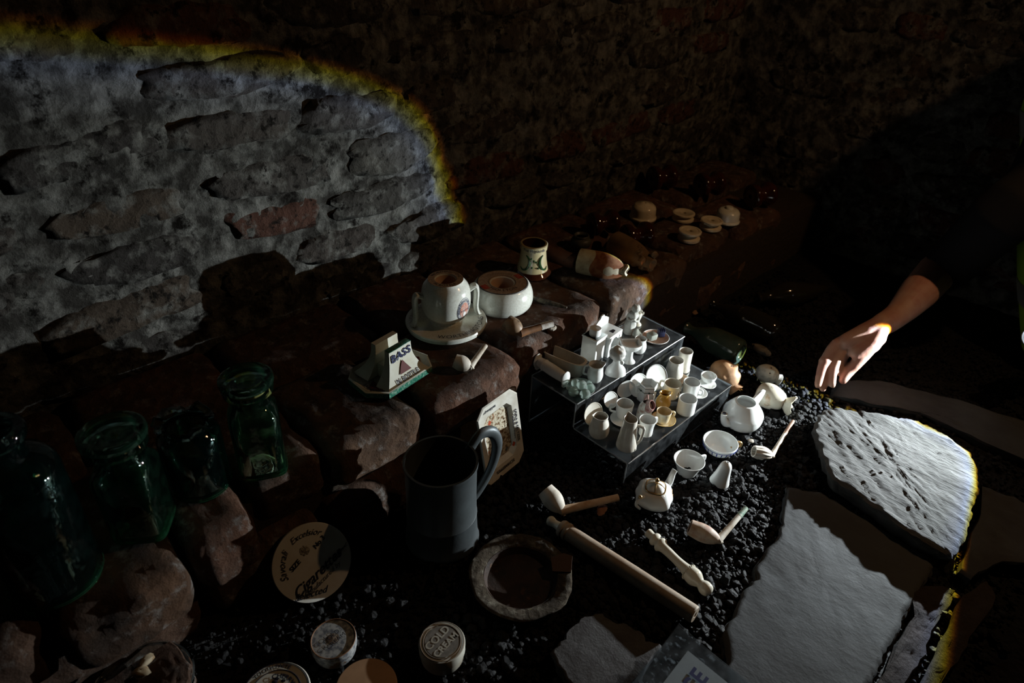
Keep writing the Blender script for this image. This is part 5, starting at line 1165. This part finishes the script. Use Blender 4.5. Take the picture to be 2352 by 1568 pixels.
# ---------------------------------------------------------------- plastic sleeve with printed sheet
def sleeve():
    z=.024
    c=at(1557,1440,z);l=at(1420,1610,z);rt=at(1790,1625,z);u=(rt-c).normalized();v=(l-c).normalized()
    o=thing('plastic_sleeve','clear plastic sleeve holding a printed paper sign, at the bottom edge','sign',(c.x,c.y,0))
    def P(a,b,zz): q=c+u*a+v*b;return Vector((q.x-c.x,q.y-c.y,zz))
    def sheet(a0,a1,b0,b1,zz,th,m,nm,curl=0.):
        n=12;V=[];f=[]
        for s in (0,1):
            for i in range(n+1):
                for j in range(n+1):
                    A=a0+(a1-a0)*i/n;B=b0+(b1-b0)*j/n;V.append(P(A,B,zz+th*s+curl*(1-min(1,math.hypot(A,B)/.06))**2))
        N1=(n+1)**2
        for i in range(n):
            for j in range(n):
                q=(i*(n+1)+j,(i+1)*(n+1)+j,(i+1)*(n+1)+j+1,i*(n+1)+j+1);f.append(tuple(reversed(q)));f.append(tuple(k+N1 for k in q))
        ed=[(i*(n+1),(i+1)*(n+1)) for i in range(n)]+[(i*(n+1)+n+0,(i+1)*(n+1)+n) for i in range(n)]+[(j,j+1) for j in range(n)]+[(n*(n+1)+j,n*(n+1)+j+1) for j in range(n)]
        for a,b in ed: f.append((a,b,b+N1,a+N1))
        G().add(V,f).build(nm,m,o,60)
    Lu=(rt-c).length*1.0;Lv=.26
    mp=glass('sleeve_film',(.88,.91,.93),(.6,.65,.68),.07,(.45,.48,.5),.12,.5,0)
    sheet(0,Lu,0,Lv,.0265,.0006,mp,'film',.006);sheet(0,Lu,0,Lv,.0235,.0005,mp,'film',.004)
    k0=at(1553,1492,.0255)-c;A0=k0.dot(u);B0=k0.dot(v)
    a0=.028;b0=.020
    sheet(a0,Lu-.01,b0,Lv-.01,.0250,.0004,mat('paper',(.62,.60,.58),.8),'paper')
    s=.030
    def fn(x,y):
        # baseline runs against v (picture up-right), letter tops towards the corner
        q=P(a0+.030-y,b0+.014-x,.0275);return q
    text('CE',s,fn,navy(),o,align='RIGHT',bold=.0009,space=1.1)
sleeve()
# ================================================================= PERSON
def capsule_chain(pts,rad,seg=16,n=4,sc=None): 
    g=tube(pts,rad,seg,n=n)
    P0,P1=Vector(pts[0]),Vector(pts[-1])
    b0=ball(P0,rad[0]*.98,seg,8);b1=ball(P1,rad[-1]*.98,seg,8)
    g.add(b0.v,b0.f);g.add(b1.v,b1.f);return g
def merge(*gs):
    g=G()
    for q in gs:g.add(q.v,q.f)
    return g
def remesh(g,name,m,voxel,parent=None,smooth=3,mw=None):
    o=g.build(name,m,None,0);md=o.modifiers.new('r','REMESH');md.mode='VOXEL';md.voxel_size=voxel
    s=o.modifiers.new('s','SMOOTH');s.factor=.5;s.iterations=smooth
    bpy.context.view_layer.update();me=bpy.data.meshes.new_from_object(o.evaluated_get(bpy.context.evaluated_depsgraph_get()))
    o.modifiers.clear();o.data=me;me.name=name;me.polygons.foreach_set('use_smooth',[True]*len(me.polygons))
    if parent:o.parent=parent
    return o
def person():
    zm=lambda z:.036+(z-.112)*.74
    wr=at(2022,748,zm(.25))
    skin=mat('skin',(.42,.25,.19),.5,.4,col2=(.36,.17,.13),nscale=30,sss=.12,bump=.35,bscale=130,bdist=.0015)
    F=lambda x,y,z:at(x,y,zm(z))
    elb=at(2155,622,.175)
    gs=[]
    # forearm to palm
    gs.append(capsule_chain([elb,at(2110,672,.158),at(2062,722,.135),wr],[.042,.038,.026,.0225],20))
    mc=[F(1925,776,.215),F(1938,790,.208),F(1955,806,.200),F(1968,820,.192)]     # knuckles index..little as seen left to right
    palmc=F(1975,778,.222)
    gs.append(capsule_chain([wr,F(1985,768,.232),F(1940,785,.216)],[.0215,.022,.0155],18))
    gs.append(capsule_chain([wr,F(2000,790,.220),F(1965,810,.200)],[.0205,.019,.013],18))
    gs.append(capsule_chain([F(2015,775,.232),F(1950,780,.214)],[.018,.016],16))
    # fingers
    def fg(pts,r): gs.append(capsule_chain([F(*p) for p in pts],r,14,3))
    fg([(1945,782,.214),(1918,793,.205),(1893,832,.168),(1884,862,.140),(1879,884,.122)],[.0125,.0115,.0098,.0088,.0070])
    fg([(1952,785,.208),(1925,800,.196),(1903,838,.160),(1895,868,.132),(1890,892,.112)],[.0120,.0110,.0095,.0086,.0070])
    fg([(1955,792,.200),(1932,812,.186),(1915,845,.158),(1912,868,.138),(1912,884,.126)],[.0115,.0100,.0090,.0080,.0065])
    fg([(1950,800,.190),(1938,820,.176),(1928,838,.160),(1925,850,.150),(1924,856,.145)],[.0100,.0088,.0080,.0072,.0060])
    # thumb
    fg([(2008,778,.222),(1990,805,.200),(1966,835,.170),(1950,852,.150),(1936,873,.132)],[.0175,.0150,.0120,.0112,.0085])
    # knuckle bumps
    for p in ((1921,790,.209),(1930,796,.2),(1893,830,.170)): gs.append(ball(F(*p),.0112,12,8))
    arm=merge(*gs)
    # head, neck, other hand (outside the frame)
    hc=Vector((.10,1.64,1.07))
    def hd(d):
        k=1.;f=-d.y
        k+=.16*math.exp(-(d.x**2/.012+(d.z+.08)**2/.03))*(f>0)
        for s in (-1,1):
            k-=.06*math.exp(-((d.x-s*.34)**2+(d.z-.08)**2)/.02)*(f>0);k+=.10*math.exp(-((d.x-s)**2/.02+(d.z)**2/.04+d.y**2/.02))
        k-=.03*math.exp(-(d.x**2/.05+(d.z+.42)**2/.004))*(f>0);return k
    headg=ball(hc,.105,44,32,hd,(.76,.95,1.12))
    neck=capsule_chain([(.0,1.78,.80),hc+Vector((.01,.02,-.06))],[.055,.052],16)
    h2=TORCH-TAX*.10
    hand2=merge(capsule_chain([(.12,1.66,.22),(.06,1.66,.185),h2+Vector((.01,.02,.015))],[.034,.026,.026],16),
        *[capsule_chain([h2+Vector((.0,.02,.02))-TAX*(.02*k-.03),h2+Vector((-.03,-.005,.012))-TAX*(.02*k-.03),h2+Vector((-.022,-.02,-.018))-TAX*(.02*k-.03)],[.010,.0095,.008],10) for k in range(4)],
        capsule_chain([h2+Vector((.02,.0,.02)),h2+Vector((-.005,-.01,.032))+TAX*.03],[.012,.009],10))
    body=remesh(arm,'person',skin,.0024,smooth=4)
    tag(body,'person in dark sleeves and lime hi-vis reaching a bare hand over the coal','person')
    remesh(merge(headg,neck),'head',skin,.006,body,2)
    remesh(hand2,'hand',skin,.004,body,3)
    for s in (-1,1):
        g=ball(hc+Vector((s*.030,-.088,.010)),.010,14,10);g.build('eye',mat('eye_white',(.7,.68,.65),.2),body,80)
    g=tube([hc+Vector((-.026,-.098,-.048)),hc+Vector((0,-.106,-.046)),hc+Vector((.026,-.098,-.048))],[.003,.005,.003],8,n=3);g.build('mouth',mat('lips',(.4,.14,.11),.5),body)
    g=ball(hc+Vector((0,.015,.018)),.112,30,20,lambda d:1+.03*nz(d,6,3),(.80,.95,1.10));g.v=[v for v in g.v];ok=[f for f in g.f if all((g.v[i]-hc).y>-.045 or (g.v[i]-hc).z>.07 for i in f) and all((g.v[i]-hc).z>-.05 for i in f)];g.f=ok;g.m=[0]*len(ok)
    g.build('hair',mat('hair',(.05,.035,.025),.7),body,80)
    blk=mat('black_cloth',(.010,.010,.011),.9,.15,bump=.3,bscale=60,bdist=.003)
    sh1=Vector((-.20,1.74,.68));sh2=Vector((.18,1.76,.72))
    sl=merge(capsule_chain([at(2152,628,.173),at(2178,612,.185),ony(2300,500,1.60),ony(2410,400,1.68),sh1],[.043,.052,.060,.066,.075],20))
    remesh(sl,'sleeve',blk,.006,body,3)
    remesh(merge(capsule_chain([(.12,1.66,.225),(.26,1.66,.28),(.32,1.72,.50),sh2],[.042,.052,.060,.072],20)),'sleeve',blk,.006,body,3)
    # torso: vest with bands
    lime=mat('lime_vest',(.20,.38,.02),.75,.2);band=mat('reflective_band',(.16,.17,.17),.4,.5)
    def tor(z0,z1,m,nm,e=0.):
        K=14;pr=[]
        for k in range(K+1):
            z=z0+(z1-z0)*k/K
            pr.append((float(np.interp(z,[.02,.2,.35,.55,.72,.80],[.97,1.,1.,.98,.80,.45])),z))
        lathe([(0,z0)]+pr+[(0,z1)],44,lambda x,y,z,a:(.152-.40*min(z,.52)+x*(.245+e),1.80+y*(.125+e)-.01*math.sin(z*9),z)).build(nm,m,body,60)
    tor(.02,.125,lime,'vest');tor(.125,.175,band,'reflective_band',.002);tor(.175,.46,lime,'vest');tor(.46,.51,band,'reflective_band',.002);tor(.51,.80,lime,'vest')
    tr=mat('dark_trousers',(.012,.013,.016),.9,.15)
    for s in (-1,1):
        remesh(capsule_chain([(.24+s*.10,1.80,.12),(.36+s*.12,1.45,.28),(.38+s*.12,1.60,.06)],[.085,.070,.055],18),'trouser_leg',tr,.010,body,3)
        remesh(capsule_chain([(.38+s*.12,1.62,.035),(.37+s*.12,1.48,.030)],[.042,.036],14),'boot',blk,.008,body,2)
person()
def torch():
    M=frame(TORCH-TAX*.006,(0,0,1),TAX);o=thing('torch','lit hand torch with a round white lens at the right edge of the picture','torch',mw=M)
    bk=mat('torch_black',(.02,.02,.02),.4)
    lathe([(0,-.17),(.013,-.17),(.014,-.168),(.014,-.045),(.020,-.030),(.021,-.004),(.021,.0015),(.0190,.0015),(.018,-.004),(0,-.004)],36).build('barrel',bk,o,40)
    lathe([(0,-.0030),(.0175,-.0030),(0,-.0020)],30).build('lens',mat('torch_lens',(.9,.95,1.),.3,emit=((.80,.92,1.),12)),o)
    lathe([(0,0),(.004,0),(.004,.002),(0,.003)],12).xf(Matrix.Translation((.0135,0,-.07))@Matrix.Rotation(math.pi/2,4,'Y')).build('switch',bk,o)
torch()

bpy.context.scene.cycles.transparent_max_bounces=24
